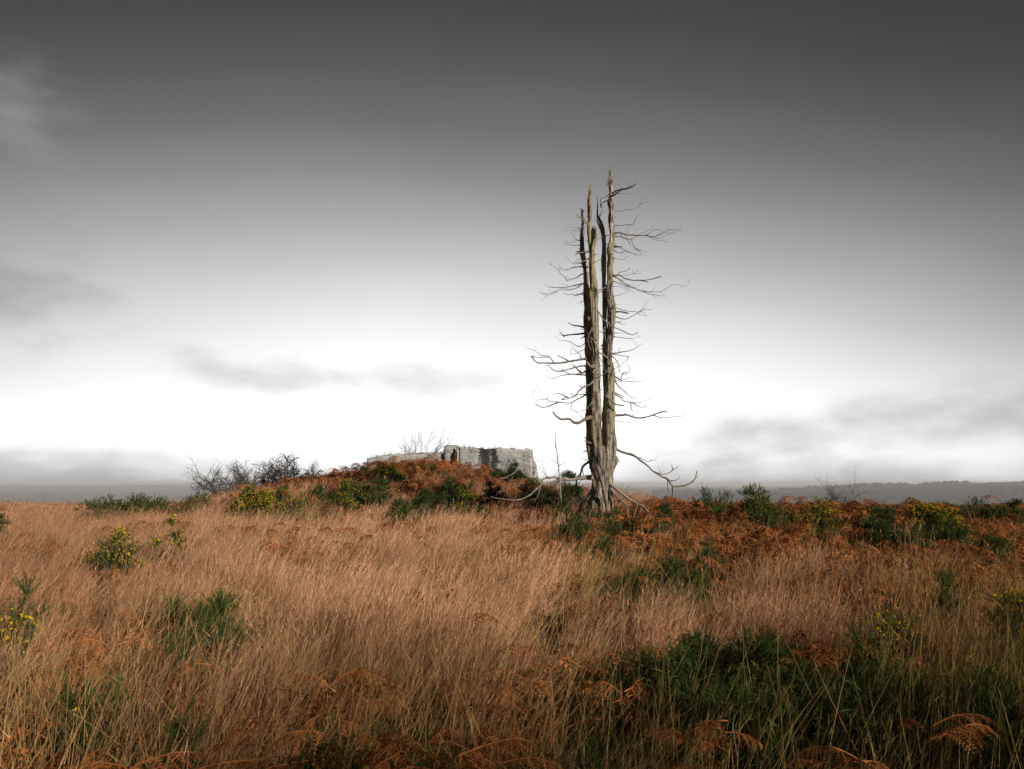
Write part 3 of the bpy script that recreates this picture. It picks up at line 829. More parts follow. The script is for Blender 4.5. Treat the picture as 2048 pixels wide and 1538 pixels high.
def branch_curve(f, pts, r0, r1, d0, slope, seed, wob=1.0):
    n = len(pts)
    pix = np.array(pts, float)
    cum = np.concatenate([[0], np.cumsum(np.linalg.norm(np.diff(pix, axis=0), axis=1))])
    dep = TD + d0 + slope * cum / FR[f][2] * PXM
    c = np.array([fr(f, x, y, d) for (x, y), d in zip(pts, dep)])
    L = cum[-1] / FR[f][2] * PXM
    m = max(6, int(L / 0.035))
    cc = catmull(c, m)
    jit = np.stack([fbm(np.stack([np.arange(m) * 0.33, np.full(m, k * 9.1), np.full(m, seed * 1.7)], -1), 2, seed) for k in range(3)], -1)
    env = np.minimum(1, np.arange(m) / 3)[:, None]
    cc = cc + jit * 0.008 * wob * env
    rr = np.linspace(rpx(f, r0), rpx(f, r1), m) * (1 + 0.22 * jit[:, 0])
    rr = rr * (1 + .55 * np.exp(-np.arange(m) / max(2.0, m * .10))) * (1 - .25 * (np.arange(m) / m) ** 3)
    return cc, np.maximum(rr, 0.0022)


for bi, (f, pts, r0, r1, d0, slope, twigs) in enumerate(BR):
    cc, rr = branch_curve(f, pts, r0, r1, d0, slope, bi)
    mb = MB(); bv = 0.25 + 0.7 * random.random()
    tube(mb, cc - TB, rr, 8 if r0 > 5 else 6, True, bv)
    if len(cc) > 10 and r0 < 14:                         # broken spurs
        for k in range(int(len(cc) / 5)):
            i = random.randrange(3, len(cc))
            dv = np.array([random.gauss(0, 1), random.gauss(0, 1), random.gauss(0, 1) + .2]) + 1.0 * norm(cc[min(i + 1, len(cc) - 1)] - cc[i - 1]); dv /= np.linalg.norm(dv)
            ln = random.choice([.04, .06, .09, .14, .22])
            pp = [cc[i]]; dd = dv
            for q_ in range(4):
                dd = norm(dd + np.array([random.gauss(0, .25), random.gauss(0, .25), random.gauss(0, .25)])); pp.append(pp[-1] + dd * ln / 4)
            tube(mb, np.array(pp) - TB, np.linspace(max(.0034, rr[i] * .4), .0018, 5), 4, True, bv)
    bo = add('branch', mb.mesh('branch', [M_branch], True), tree)
    for ti, (_, tp, t0, t1) in enumerate(twigs):
        # the twig starts at the depth the branch has where it leaves it
        p0 = fr(f, *tp[0]); k = int(np.argmin(np.abs(cc[:, 0] - p0[0]) + np.abs(cc[:, 2] - p0[2])))
        tc, tr = branch_curve(f, tp, t0, t1, cc[k, 1] - TD, random.uniform(-.45, .45), bi * 7 + ti + 500)
        tmb = MB()
        tube(tmb, tc - TB, tr, 5, True, bv)
        add('twig', tmb.mesh('twig', [M_branch], True), bo)

# ------------------------------------------------------------------ the concrete ruin
RD = 24.0


def block(u0, u1, v_top0, v_top1, z_bot, d_front, depth, seed, rough=0.03, stain=0.0, res=0.07, chip=0.10):
    """a weathered concrete block: gridded box, rounded corners, chipped and pitted faces. Returned in world coordinates"""
    a = P(u0, v_top0, d_front); b = P(u1, v_top1, d_front)
    w = b[0] - a[0]
    nxn = max(4, int(w / res)); nzn = max(4, int((a[2] - z_bot) / res)); nyn = max(3, int(depth / (res * 2)))
    pts = {}; V = []; Q = []
    def vid(i, j, k):
        key = (i, j, k)
        if key not in pts:
            x = i / nxn; y = j / nyn; z = k / nzn
            zt = a[2] * (1 - x) + b[2] * x
            pts[key] = len(V); V.append((a[0] + w * x, d_front + depth * y, z_bot + (zt - z_bot) * z))
        return pts[key]
    for i in range(nxn):
        for k in range(nzn):
            Q.append((vid(i, 0, k), vid(i + 1, 0, k), vid(i + 1, 0, k + 1), vid(i, 0, k + 1)))
            Q.append((vid(i + 1, nyn, k), vid(i, nyn, k), vid(i, nyn, k + 1), vid(i + 1, nyn, k + 1)))
    for i in range(nxn):
        for j in range(nyn):
            Q.append((vid(i, j, nzn), vid(i + 1, j, nzn), vid(i + 1, j + 1, nzn), vid(i, j + 1, nzn)))
    for j in range(nyn):
        for k in range(nzn):
            Q.append((vid(0, j + 1, k), vid(0, j, k), vid(0, j, k + 1), vid(0, j + 1, k + 1)))
            Q.append((vid(nxn, j, k), vid(nxn, j + 1, k), vid(nxn, j + 1, k + 1), vid(nxn, j, k + 1)))
    V = np.array(V)
    ctr = np.array([a[0] + w / 2, d_front + depth / 2, (a[2] + z_bot) / 2])
    half = np.array([w / 2, depth / 2, (a[2] - z_bot) / 2])
    e = np.abs((V - ctr)) / half
    inset = np.maximum(0, np.sort(e, axis=1)[:, 1] - (1 - chip / half.min() * .5)) / max(chip / half.min() * .5, 1e-3)
    nz = fbm(V * 2.2, 4, seed); nf = fbm(V * 9, 3, seed + 3)
    d = norm((V - ctr) / half)
    V = V + d * (rough * nz + rough * .5 * nf)[:, None] - d * (chip * .55 * inset * (0.7 + 0.8 * nz))[:, None]
    V[:, 2] += 0.06 * fbm(V * [1.3, 1.3, 0] + 5, 3, seed + 9) * sm(V[:, 2], a[2] - 0.4, a[2])
    return V, np.array(Q), ctr


ruin_x = P(975, 930, RD)[0]
ruin_z = Hs(ruin_x, RD)
ruin = bpy.data.objects.new('concrete_ruin', None)
COL.objects.link(ruin)
ruin.location = (ruin_x, RD, ruin_z)
tag(ruin, 'derelict pale concrete building with black stains, half buried in bracken behind the tree', 'ruin')
RB = np.array([ruin_x, RD, ruin_z])
for (u0, u1, t0, t1, df, dp, seed, stn, nm, lab) in (
        (917, 1066, 894, 899, RD, 2.6, 3, 1.0, 'wall_block', 'main wall face streaked black from the top edge'),
        (887, 918.5, 892, 894, RD - .02, 2.3, 4, 0.0, 'wall_block', 'narrow pale corner pier'),
        (733, 889, 914, 903, RD + .06, 1.6, 5, 0.0, 'wall_block', 'lower pale wall running off to the left')):
    V, Q, c = block(u0, u1, t0, t1, ruin_z - .3, df, dp, seed)
    me = make_mesh(nm, V - RB, [Q], [M_concrete], True, {'stain': np.full(len(V), stn)})
    o = add(nm, me, ruin)
    o['label'] = lab
# sloping broken end of the main block
V, Q, c = block(1060, 1076, 906, 928, ruin_z - .3, RD + .15, 2.0, 8, 0.06, chip=.25)
add('broken_end', make_mesh('broken_end', V - RB, [Q], [M_concrete], True, {'stain': np.zeros(len(V))}), ruin)
# small plants rooted along the top edge
mb = MB()
nT = 900
ux = np.concatenate([888 + 172 * rng.random(600), 738 + 150 * rng.random(300)])
keep = n2(ux, ux * 0, 9.0, 3) > -.05
ux = ux[keep]
b = np.array([P(u_, 893 + (u_ - 888) * .03 if u_ > 888 else 913 - (u_ - 738) * .07, RD + .15) for u_ in ux]) - RB
b[:, 1] += rng.random(len(ux)) * .8
ribbons(mb, b - [0, 0, .05], norm(np.stack([rng.normal(size=len(ux)) * .5, rng.normal(size=len(ux)) * .5, np.ones(len(ux))], -1)), rng.normal(size=(len(ux), 3)) * .2, .06 + .16 * rng.random(len(ux)) ** 2, np.full(len(ux), .014), 3)
add('top_growth', mb.mesh('top_growth', [M_twig]), ruin, kind='stuff')
# rusty iron door post and lintel stub
mb = MB()
p0 = P(911, 940, RD - .10); p1 = P(911, 905, RD - .10)
for dxx, hw, hy in ((0, .03, .05), (.045, .012, .06)):
    b0 = np.array([p0[0] + dxx - hw, RD - .13, ruin_z]); b1 = np.array([p0[0] + dxx + hw, RD - .13 + hy, p1[2] + (.03 if dxx == 0 else .17)])
    v = np.array([[x, y, z] for z in (b0[2], b1[2]) for y in (b0[1], b1[1]) for x in (b0[0], b1[0])]) - RB
    mb.add(v, [(0, 1, 3, 2), (4, 6, 7, 5), (0, 4, 5, 1), (1, 5, 7, 3), (3, 7, 6, 2), (2, 6, 4, 0)])
o = add('iron_post', mb.mesh('iron_post', [M_rust]), ruin)
o['label'] = 'rusty iron post beside the pier'

# ------------------------------------------------------------------ bare shrubs and saplings
def grow(mb, p, d, L, r, depth, spread, droop=0.0, segs=4, up=0.15):
    n = segs + 1
    pts = [p]; dd = d
    for k in range(segs):
        dd = norm(dd + np.array([random.gauss(0, .22), random.gauss(0, .22), random.gauss(0, .18) + up - droop]))
        pts.append(pts[-1] + dd * L / segs)
    tube(mb, np.array(pts), np.linspace(r, r * .55, n), 4 if r < .006 else 6, False)
    if depth <= 0:
        return
    for k in range(random.randint(4, 6)):
        i = random.randint(1, segs)
        nd = norm(dd + np.array([random.gauss(0, spread), random.gauss(0, spread), random.gauss(0, spread * .8)]))
        grow(mb, pts[i], nd, L * random.uniform(.5, .8), r * .6, depth - 1, spread, droop, segs, up)


def bare_shrub(u, v_top, d, w_px, label, seed, stems=9, depth=3, r=.012, spread=.75, up=.1, mat=None, lean=0.0, name='bare_shrub', shape='fan'):
    random.seed(seed)
    pt = P(u, v_top, d)
    z0 = Hs(pt[0], d)
    hgt = max(.3, pt[2] - z0); wid = w_px / F * d
    root = bpy.data.objects.new(name, None)
    COL.objects.link(root)
    root.location = (pt[0], d, z0 - .05)
    tag(root, label, 'shrub', 'bare leafless shrubs on the moor')
    for k in range(stems):
        mb = MB()
        a = (k + .5) / stems * 2 - 1
        b = np.array([a * wid * .36, random.uniform(-.2, .2) * min(wid, 1.4), 0])
        dv = norm(np.array([a * .7 + lean + random.gauss(0, .15), random.gauss(0, .35), 1.0]))
        grow(mb, b, dv, hgt * (1 - .30 * a * a) * random.uniform(.62, .78), r, depth, spread, 0, 4, up)
        add('stem', mb.mesh('stem', [mat or M_twig]), root)
    return root


bare_shrub(478, 930, 22.5, 100, 'left half of the dark bare thicket on the mound, sprawling to the left', 21, 13, 3, .018, .9, .02, lean=-.35)
bare_shrub(578, 920, 22.5, 140, 'right half of the dark bare thicket on the mound above orange bracken', 22, 20, 3, .018, .9, .02)
bare_shrub(852, 878, 25.8, 70, 'fine grey leafless shrub rising behind the low concrete wall', 23, 9, 3, .008, .55, .10)
bare_shrub(718, 930, 23.5, 40, 'sparse bare twigs left of the end of the concrete wall', 24, 3, 2, .008, .6, .15)
bare_shrub(1135, 918, 17.6, 100, 'thin leafless bramble twigs just left of the dead tree bole', 25, 5, 2, .006, .8, .1)
bare_shrub(1672, 980, 19.0, 40, 'small dark twiggy shrub against the far plain on the right', 26, 9, 3, .008, .6, .05)
bare_shrub(665, 955, 21.0, 40, 'pale bleached twigs poking from bracken at the right end of the thicket', 27, 3, 2, .008, .7, .1, mat=M_greytwig)
bare_shrub(1105, 1050, 14.2, 60, 'low tangle of dark dead twigs left of the gorse at the tree foot', 28, 6, 2, .008, .9, .0)

sap_d = 15.5
sp = np.array([fr(3, x, y, sap_d) for x, y in [(706, 1010), (705, 940), (690, 740), (680, 600), (665, 430), (648, 300), (643, 210), (638, 130)]])
sap = bpy.data.objects.new('bare_sapling', None)
COL.objects.link(sap)
sp[0, 2] = Hs(sp[0, 0], sap_d) - .05
sap.location = sp[0]
tag(sap, 'thin leafless sapling standing upright left of the dead tree', 'sapling')
mb = MB(); cc = catmull(sp, 60)
tube(mb, cc - sp[0], np.linspace(.02, .004, 60), 7)
add('trunk', mb.mesh('trunk', [M_greytwig], True), sap)
for tw in ([(672, 470), (640, 440), (590, 425)], [(672, 480), (720, 450), (760, 445)], [(690, 745), (660, 700), (645, 640)], [(695, 800), (680, 740), (665, 640), (660, 560)], [(650, 330), (640, 300), (642, 270)], [(685, 640), (700, 600), (715, 560)]):
    c = np.array([fr(3, x, y, sap_d + .04 * i) for i, (x, y) in enumerate(tw)])
    mb = MB(); c = catmull(c, 12)
    tube(mb, c - sp[0], np.linspace(.008, .003, 12), 5)
    add('twig', mb.mesh('twig', [M_greytwig], True), sap)


# ------------------------------------------------------------------ gorse
def gorse_meshes(seed, w, h, lobes, sprigs, flowers, spire=0.0, spine=0.030, sw=.0055, nsp=34, fatl=1.0):
    """meshes of one bush w wide and h tall: spiny foliage, petals, woody stems"""
    r = np.random.default_rng(seed)
    lc = []
    for k in range(lobes):
        a = r.random() * 2 * math.pi; q = math.sqrt(r.random()) * .44
        rad = (.10 + .11 * r.random()) * fatl
        top = h * (1 - .6 * (q / .44) ** 2) * (.62 + .38 * r.random())
        lc.append((math.cos(a) * q * w, math.sin(a) * q * w * .8, top, rad * w))
    fol = MB(); pet = MB(); wood = MB()
    N = sprigs
    li = r.integers(0, lobes, N)
    lc = np.array(lc)
    up = norm(np.stack([r.normal(size=N), r.normal(size=N), np.abs(r.normal(size=N)) * 1.1 + .15], -1))
    deep = 1 - .55 * r.random(N) ** 2.2
    c = np.stack([lc[li, 0] + up[:, 0] * lc[li, 3] * deep, lc[li, 1] + up[:, 1] * lc[li, 3] * deep,
                  np.maximum(.03, lc[li, 2] - lc[li, 3] * .9 + up[:, 2] * lc[li, 3] * .9 * deep)], -1)
    low = r.random(N) < .25                       # skirts down to the ground
    c[low, 2] *= r.random(low.sum())
    c[:, 2] = np.minimum(c[:, 2], h * (.92 + .12 * r.random(N)))
    d = norm(up * 1.0 + np.array([0.05, 0, .08 + spire]) + r.normal(size=(N, 3)) * .25)
    L = (.07 + .10 * r.random(N)) * (1 + spire)
    c = c - d * (L * .5)[:, None]
    # sprig axes
    ribbons(fol, c, d, r.normal(size=(N, 3)) * .12, L, np.full(N, .006), 2, .5)
    # spines
    tt = r.random((N, nsp)) ** .8
    pos = c[:, None] + d[:, None] * (tt * L[:, None])[..., None]
    rv = norm(r.normal(size=(N, nsp, 3)))
    sd = norm(rv - d[:, None] * np.sum(rv * d[:, None], -1, keepdims=True)) * .85 + d[:, None] * .75
    sd = norm(sd)
    ln = spine * (.6 + .7 * r.random((N, nsp))) * (1.15 - .5 * tt)
    sidev = norm(np.cross(sd, norm(r.normal(size=(N, nsp, 3)))))
    v = np.stack([pos - sidev * sw * .5, pos + sidev * sw * .5, pos + sd * ln[..., None]], 2).reshape(-1, 3)
    k = np.arange(N * nsp)[:, None] * 3 + np.arange(3)[None]
    bvs = np.clip(np.repeat(r.random(N), nsp) * .75 + .25 * r.random(N * nsp), 0, 1)
    fol.add(v, None, k, np.repeat(bvs, 3))
    # flowers: pea petals clustered on the upper sprigs
    if flowers:
        hi = np.argsort(-(c[:, 2] + .25 * h * r.random(N) + .2 * h * fbm(c * 3.0, 2, seed)))[:max(1, int(N * .75))]
        pick = r.choice(hi, flowers)
        fp = c[pick] + d[pick] * (L[pick] * (.55 + .5 * r.random(flowers)))[:, None] + r.normal(size=(flowers, 3)) * .010
        fd = norm(up[pick] + r.normal(size=(flowers, 3)) * .5)
        s1 = norm(np.cross(fd, r.normal(size=(flowers, 3)))); s2 = np.cross(fd, s1)
        S = (.010 + .006 * r.random(flowers))[:, None]
        vv = np.stack([fp, fp + s1 * S + fd * S, fp + s2 * S * .4 + fd * S * 1.7, fp - s1 * S + fd * S,
                       fp + s2 * S + fd * S * .8, fp - s2 * S + fd * S * .9], 1).reshape(-1, 3)
        b = np.arange(flowers)[:, None] * 6
        pet.add(vv, np.concatenate([b + [0, 1, 2, 3]]), np.concatenate([b + [0, 4, 2], b + [0, 2, 5], b + [1, 4, 5]]), np.repeat(r.random(flowers), 6))
    for k in range(lobes):
        l = lc[k % lobes]
        e = np.array([l[0] + r.normal() * .06, l[1] + r.normal() * .06, l[2] * .75])
        tube(wood, catmull([np.array([e[0] * .3, e[1] * .3, -.05]), np.array([e[0] * .7, e[1] * .7, e[2] * .5]), e], 6), np.linspace(.014, .006, 6), 5, False)
    me_f = fol.mesh('foliage', [M_gorse]); me_w = wood.mesh('woody_stems', [M_twig], True)
    me_p = pet.mesh('flowers', [M_flower]) if flowers else None
    return me_f, me_p, me_w


GP = {   # lobes, sprigs, spines, flowers, uprightness
    'dense': (22, 1000, 22, 0, 0.0), 'some': (20, 900, 22, 60, 0.0), 'bloom': (22, 1300, 20, 1500, 0.0), 'patchy': (17, 620, 22, 300, 0.15),
    'low': (30, 1500, 26, 0, 0.0), 'low2': (26, 1200, 26, 8, 0.2), 'spire': (8, 170, 40, 4, 0.9), 'near': (9, 170, 80, 0, 0.7), 'soft': (14, 420, 50, 5, 0.55),
}
footprints = []


def gorse(proto, u, v_top, d, w_px, label, name='gorse_bush'):
    lobes, sprigs, nsp, flowers, spire = GP[proto]
    pt = P(u, v_top, d)
    z0 = Hs(pt[0], d) - .03
    h = float(np.clip(pt[2] - z0, .18, 2.2)); w = w_px / F * d
    root = bpy.data.objects.new(name, None)
    COL.objects.link(root)
    root.location = (pt[0], d, z0)
    tag(root, label, 'gorse', 'gorse bushes scattered over the moor')
    size = float(np.clip(w * h / .8, .35, 1.5))
    far = sm(d, 5, 15)
    f, p, wd = gorse_meshes(int(u * 7 + v_top * 13), w, h, lobes, int(sprigs * size), int(flowers * size), spire,
                            (.019 if proto == 'near' else .024) + .016 * far, (.0032 if proto == 'near' else .0045) + .004 * far, nsp, 1.6 if proto == 'bloom' else 1.15)
    for me, nm in ((f, 'foliage'), (p, 'flowers'), (wd, 'woody_stems')):
        if me is not None:
            add(nm, me, root, kind='stuff')
    footprints.append((pt[0], d, w * (.22 if (u < 700 and d < 8.5) else .5), h))
    return root


random.seed(5)
GORSE = [
    # right skyline
    ('bloom', 1853, 976, 12.3, 120, 'gorse bush covered in yellow blossom, brightest on the right skyline'),
    ('dense', 1890, 1030, 11.8, 110, 'dark green gorse at the foot of the brightest yellow bush'),
    ('some', 1752, 980, 13.2, 90, 'green gorse with a few flowers just left of the brightest yellow bush'),
    ('dense', 1752, 1022, 12.2, 90, 'rounded dark green gorse below the sparsely flowering one'),
    ('patchy', 1505, 966, 14.6, 105, 'yellow and brown gorse on the skyline right of the curled dead branch'),
    ('bloom', 1640, 994, 14.2, 95, 'low yellow gorse right of the middle of the bracken slope'),
    ('patchy', 1580, 1003, 15.0, 70, 'low thinly flowering gorse between two yellow bushes'),
    ('spire', 1408, 968, 16.0, 60, 'upright green gorse sprigs beside the curled dead branch'),
    ('spire', 1445, 976, 16.5, 70, 'green gorse sprigs on the skyline left of the yellow and brown bush'),
    ('dense', 1325, 1000, 13.6, 60, 'small green gorse in bracken under the drooping right branch'),
    ('dense', 1965, 990, 14.6, 130, 'dim green gorse strip along the right skyline'),
    ('patchy', 1885, 996, 20.0, 50, 'small gorse tip showing behind the brightest yellow bush'),
    ('dense', 1815, 1040, 11.6, 80, 'dark gorse in the bracken hollow left below the brightest yellow bush'),
    ('dense', 1655, 1028, 13.0, 70, 'dark shaded gorse under the low yellow bush on the slope'),
    ('dense', 1552, 1000, 14.2, 70, 'dull green gorse beside the yellow and brown one'),
    ('some', 2030, 990, 14.0, 60, 'gorse at the right edge of the skyline'),
    ('dense', 1985, 1060, 10.5, 80, 'dark green gorse in bracken near the right edge'),
    # mound by the ruin
    ('bloom', 508, 964, 17.5, 80, 'yellow gorse on the mound under the bare thicket'),
    ('patchy', 590, 980, 16.5, 110, 'thin flowering gorse low on the mound right of the yellow one'),
    ('patchy', 708, 944, 18.6, 95, 'flowering gorse below the left end of the concrete wall'),
    ('bloom', 780, 918, 20.5, 70, 'tall yellow gorse growing up in front of the low concrete wall'),
    ('some', 835, 917, 21.5, 55, 'green gorse beside the wall below the fine grey shrub'),
    ('some', 805, 988, 16.0, 80, 'green gorse among grass stems in the middle of the mound'),
    ('dense', 905, 944, 18.0, 70, 'green gorse in front of the iron post'),
    ('patchy', 935, 958, 16.8, 65, 'flowering gorse under the stained wall'),
    ('some', 740, 925, 22.0, 60, 'green gorse at the left end of the low concrete wall'),
    ('dense', 800, 935, 20.0, 60, 'dark gorse in bracken under the tall yellow one'),
    ('dense', 1010, 925, 21.0, 70, 'dark gorse at the foot of the main wall, right of the stains'),
    ('patchy', 560, 962, 18.8, 70, 'yellow flecked gorse directly under the right half of the thicket'),
    ('patchy', 690, 972, 17.0, 70, 'small flowering gorse halfway down the mound below the wall end'),
    ('dense', 1040, 912, 21.0, 60, 'grey green gorse climbing the right end of the ruin'),
    ('some', 1075, 948, 17.6, 100, 'dark gorse behind the low left branches of the tree'),
    ('dense', 1140, 934, 17.4, 55, 'green gorse tucked behind the left of the bole'),
    ('dense', 985, 960, 18.0, 55, 'shaded gorse in the dark hollow below the black stains'),
    # left skyline
    ('dense', 215, 984, 19.0, 120, 'leftmost patch of the green sprigs along the left skyline'),
    ('some', 300, 978, 19.0, 140, 'second patch of the green sprigs along the left skyline'),
    ('dense', 395, 976, 18.5, 120, 'green sprigs on the skyline just left of the bare thicket'),
    ('patchy', 340, 1033, 10.6, 70, 'small yellow gorse standing alone in the left grass'),
    ('patchy', 235, 1056, 9.8, 130, 'low straggling gorse left of the small yellow one'),
    ('some', 2, 1018, 12.0, 50, 'dark gorse cut by the left edge of the picture'),
    # tree foot
    ('dense', 1125, 1000, 15.3, 75, 'shaded gorse left of the roots of the dead tree'),
    ('dense', 1192, 1022, 15.0, 90, 'gorse close against the front of the bole'),
    ('dense', 1262, 1036, 14.2, 75, 'gorse under the low right branches of the tree'),
    ('some', 760, 952, 18.4, 70, 'green gorse low in front of the left wall'),
    ('dense', 870, 925, 21.2, 55, 'green gorse against the pier of the ruin'),
    ('dense', 850, 968, 17.2, 60, 'green gorse in bracken below the iron post'),
    ('dense', 640, 966, 18.6, 60, 'green gorse at the right end of the bare thicket'),
    ('dense', 1175, 1006, 15.5, 60, 'gorse sprigs hiding the left foot of the bole'),
    ('dense', 1228, 1012, 15.4, 55, 'gorse sprigs hiding the right foot of the bole'),
    ('dense', 1145, 1026, 13.4, 100, 'gorse in front of the dead tree foot, left clump'),
    ('dense', 1226, 1032, 13.2, 95, 'gorse in front of the dead tree foot, right clump'),
    ('dense', 1185, 1064, 11.6, 120, 'small gorse tuft in the grass below the tree foot'),
    ('dense', 1415, 1078, 9.8, 75, 'green gorse tuft at the bracken edge right of the tree'),
    ('low', 1330, 1100, 8.8, 190, 'low green gorse drowned in grass right below the tree'),
    # middle ground
    ('near', 62, 1140, 6.6, 80, 'upright gorse sprig near the left edge above yellow flowers'),
    ('patchy', 45, 1190, 5.9, 110, 'yellow flowering gorse near the left edge'),
    ('soft', 395, 1128, 6.8, 140, 'large soft green gorse in the left grass, upper part'),
    ('soft', 440, 1178, 6.1, 150, 'green gorse with one yellow flower in the left grass'),
    ('soft', 380, 1240, 5.2, 130, 'green gorse half hidden by stems below the large left one'),
    ('patchy', 1788, 1188, 6.0, 95, 'small yellow gorse in the grass on the right'),
    ('dense', 1890, 1128, 7.6, 70, 'dark gorse tuft at the bracken edge on the far right'),
    ('patchy', 2020, 1145, 6.6, 110, 'yellow speckled gorse at the right edge behind tall stems'),
    # foreground patch
    ('low', 1330, 1254, 4.75, 260, 'left clump of the big dark gorse patch in the right foreground'),
    ('low2', 1400, 1228, 5.1, 170, 'tallest tip of the big dark gorse patch in the right foreground'),
    ('low', 1540, 1248, 4.7, 280, 'middle clump of the big dark gorse patch in the right foreground'),
    ('low', 1480, 1318, 4.1, 300, 'front clump of the big dark gorse patch in the right foreground'),
    ('low2', 1740, 1252, 4.8, 240, 'right clump of the big dark gorse patch in the right foreground'),
    ('low', 1690, 1322, 4.1, 260, 'front right clump of the big dark gorse patch in the right foreground'),
    ('low', 1960, 1292, 4.3, 240, 'dark gorse at the right edge of the foreground'),
    ('low', 2020, 1375, 3.6, 240, 'nearest dark gorse in the lower right corner'),
    # bottom edge
    ('near', 1075, 1445, 3.2, 150, 'feathery green gorse shoots at the bottom edge, left of a similar tuft'),
    ('near', 1190, 1438, 3.3, 130, 'feathery green gorse shoots at the bottom edge, right of a similar tuft'),
    ('near', 845, 1400, 3.8, 70, 'single green shoot cluster above the orange fronds at the bottom'),
    ('near', 640, 1440, 3.3, 120, 'green shoots left of the orange fronds at the bottom'),
    ('near', 360, 1412, 3.6, 130, 'soft green shoots in the grass at the lower left'),
    ('soft', 190, 1335, 4.2, 190, 'green tuft deep in the grass at the lower left'),
    ('near', 700, 1480, 3.0, 110, 'lowest green shoots at the bottom beside dark gaps'),
]
for g in GORSE:
    gorse(*g)
# low dense bases so the big foreground bushes close over the soil are part of the bushes themselves

# ------------------------------------------------------------------ bracken fronds
def frond(mb, base, d, L, curl, seed, pinnae=13, wide=.34, sub=6, leaf=.16):
    """one dead bracken frond: arching stalk, paired leaflets, each cut into small lobes and curled"""
    r = np.random.default_rng(seed)
    n = 22
    d = norm(np.asarray(d, float)); side = norm(np.cross(d, [0, 0, 1.0]))
    pts = [np.asarray(base, float)]; dd = d.copy()
    for k in range(n - 1):
        dd = norm(dd + np.array([0, 0, -curl * (k / n) ** 1.3]) + r.normal(size=3) * .03)
        pts.append(pts[-1] + dd * L / n)
    pts = np.array(pts)
    tube(mb, pts, np.linspace(.0045, .0012, n), 4, False, .65)
    tan = norm(np.gradient(pts, axis=0))
    s0 = .30
    for k in range(pinnae):
        t = s0 + (1 - s0) * (k + .5) / pinnae
        i = min(n - 1, int(t * (n - 1)))
        pl = L * wide * (1 - (t - s0) / (1 - s0)) ** .85 * (.85 + .3 * r.random()) + .015
        for sgn in (-1, 1):
            sd = norm(np.cross(tan[i], [0, 0, 1.0]) + 1e-6)
            dirp = norm(sd * sgn + tan[i] * (.35 + .3 * r.random()) + r.normal(size=3) * .18 + np.array([0, 0, -.15 - .5 * r.random()]))
            m = sub
            a = np.linspace(0, 1, m + 1)
            drop = np.array([0, 0, -1.0]) * (.35 + .5 * r.random())
            c = pts[i] + pl * (a[:, None] * dirp + (a ** 2)[:, None] * drop * .45)
            wv = norm(np.cross(dirp, np.cross(sd, tan[i])) + r.normal(size=3) * .25)
            hw = pl * leaf * (1 - a) ** .8 + .002
            # lobes: small pointed triangles on either side of the leaflet rib
            vs = []; ts = []; o = 0
            for q_ in range(m):
                for sg in (-1, 1):
                    p0 = c[q_]; p1 = c[q_] * .35 + c[min(q_ + 1, m)] * .65
                    tip = (p0 * .35 + p1 * .65) + wv * sg * hw[q_] * (.8 + .5 * r.random()) + dirp * hw[q_] * .35 + np.array([0, 0, -.4]) * hw[q_] * r.random()
                    vs += [p0, p1, tip]; ts.append((o, o + 1, o + 2)); o += 3
            rb = norm(np.cross(dirp, wv)) * .0014
            vs += [c[0] - rb, c[0] + rb, c[-1]]; ts.append((o, o + 1, o + 2))
            mb.add(np.array(vs), None, ts, np.full(len(vs), r.random()))


def bracken_plant(name, u, v, d, size, label, seed, n=5, flat=.25):
    r = np.random.default_rng(seed)
    pt = P(u, v, d)
    z0 = Hs(pt[0], d)
    root = bpy.data.objects.new(name, None)
    COL.objects.link(root)
    root.location = (pt[0], d, z0)
    tag(root, label, 'bracken', 'dead bracken plants in the foreground')
    lift = float(np.clip(pt[2] - z0 - .06, .1, .6))
    mb = MB()
    for k in range(n):
        mb2 = MB()
        a = r.random() * 2 * math.pi
        frond(mb2, [r.normal() * .05, r.normal() * .05, lift * ((.70 if d < 3.7 else .35) + .38 * r.random())], [math.cos(a), math.sin(a) * .8, r.normal() * .35 + .15],
              size * (.7 + .6 * r.random()), .10 + .16 * r.random(), seed * 10 + k, 13, .30, 8, .12)
        add('frond', mb2.mesh('frond', [M_bracken_thing]), root)
    tube(mb, catmull([[0, 0, -.05], [.01, .02, lift * .4], [0, 0, lift * .78]], 8), np.linspace(.006, .004, 8), 5)
    add('stalk', mb.mesh('stalk', [M_bracken_thing], True), root)
    footprints.append((pt[0], d, size * .6, lift))
    return root


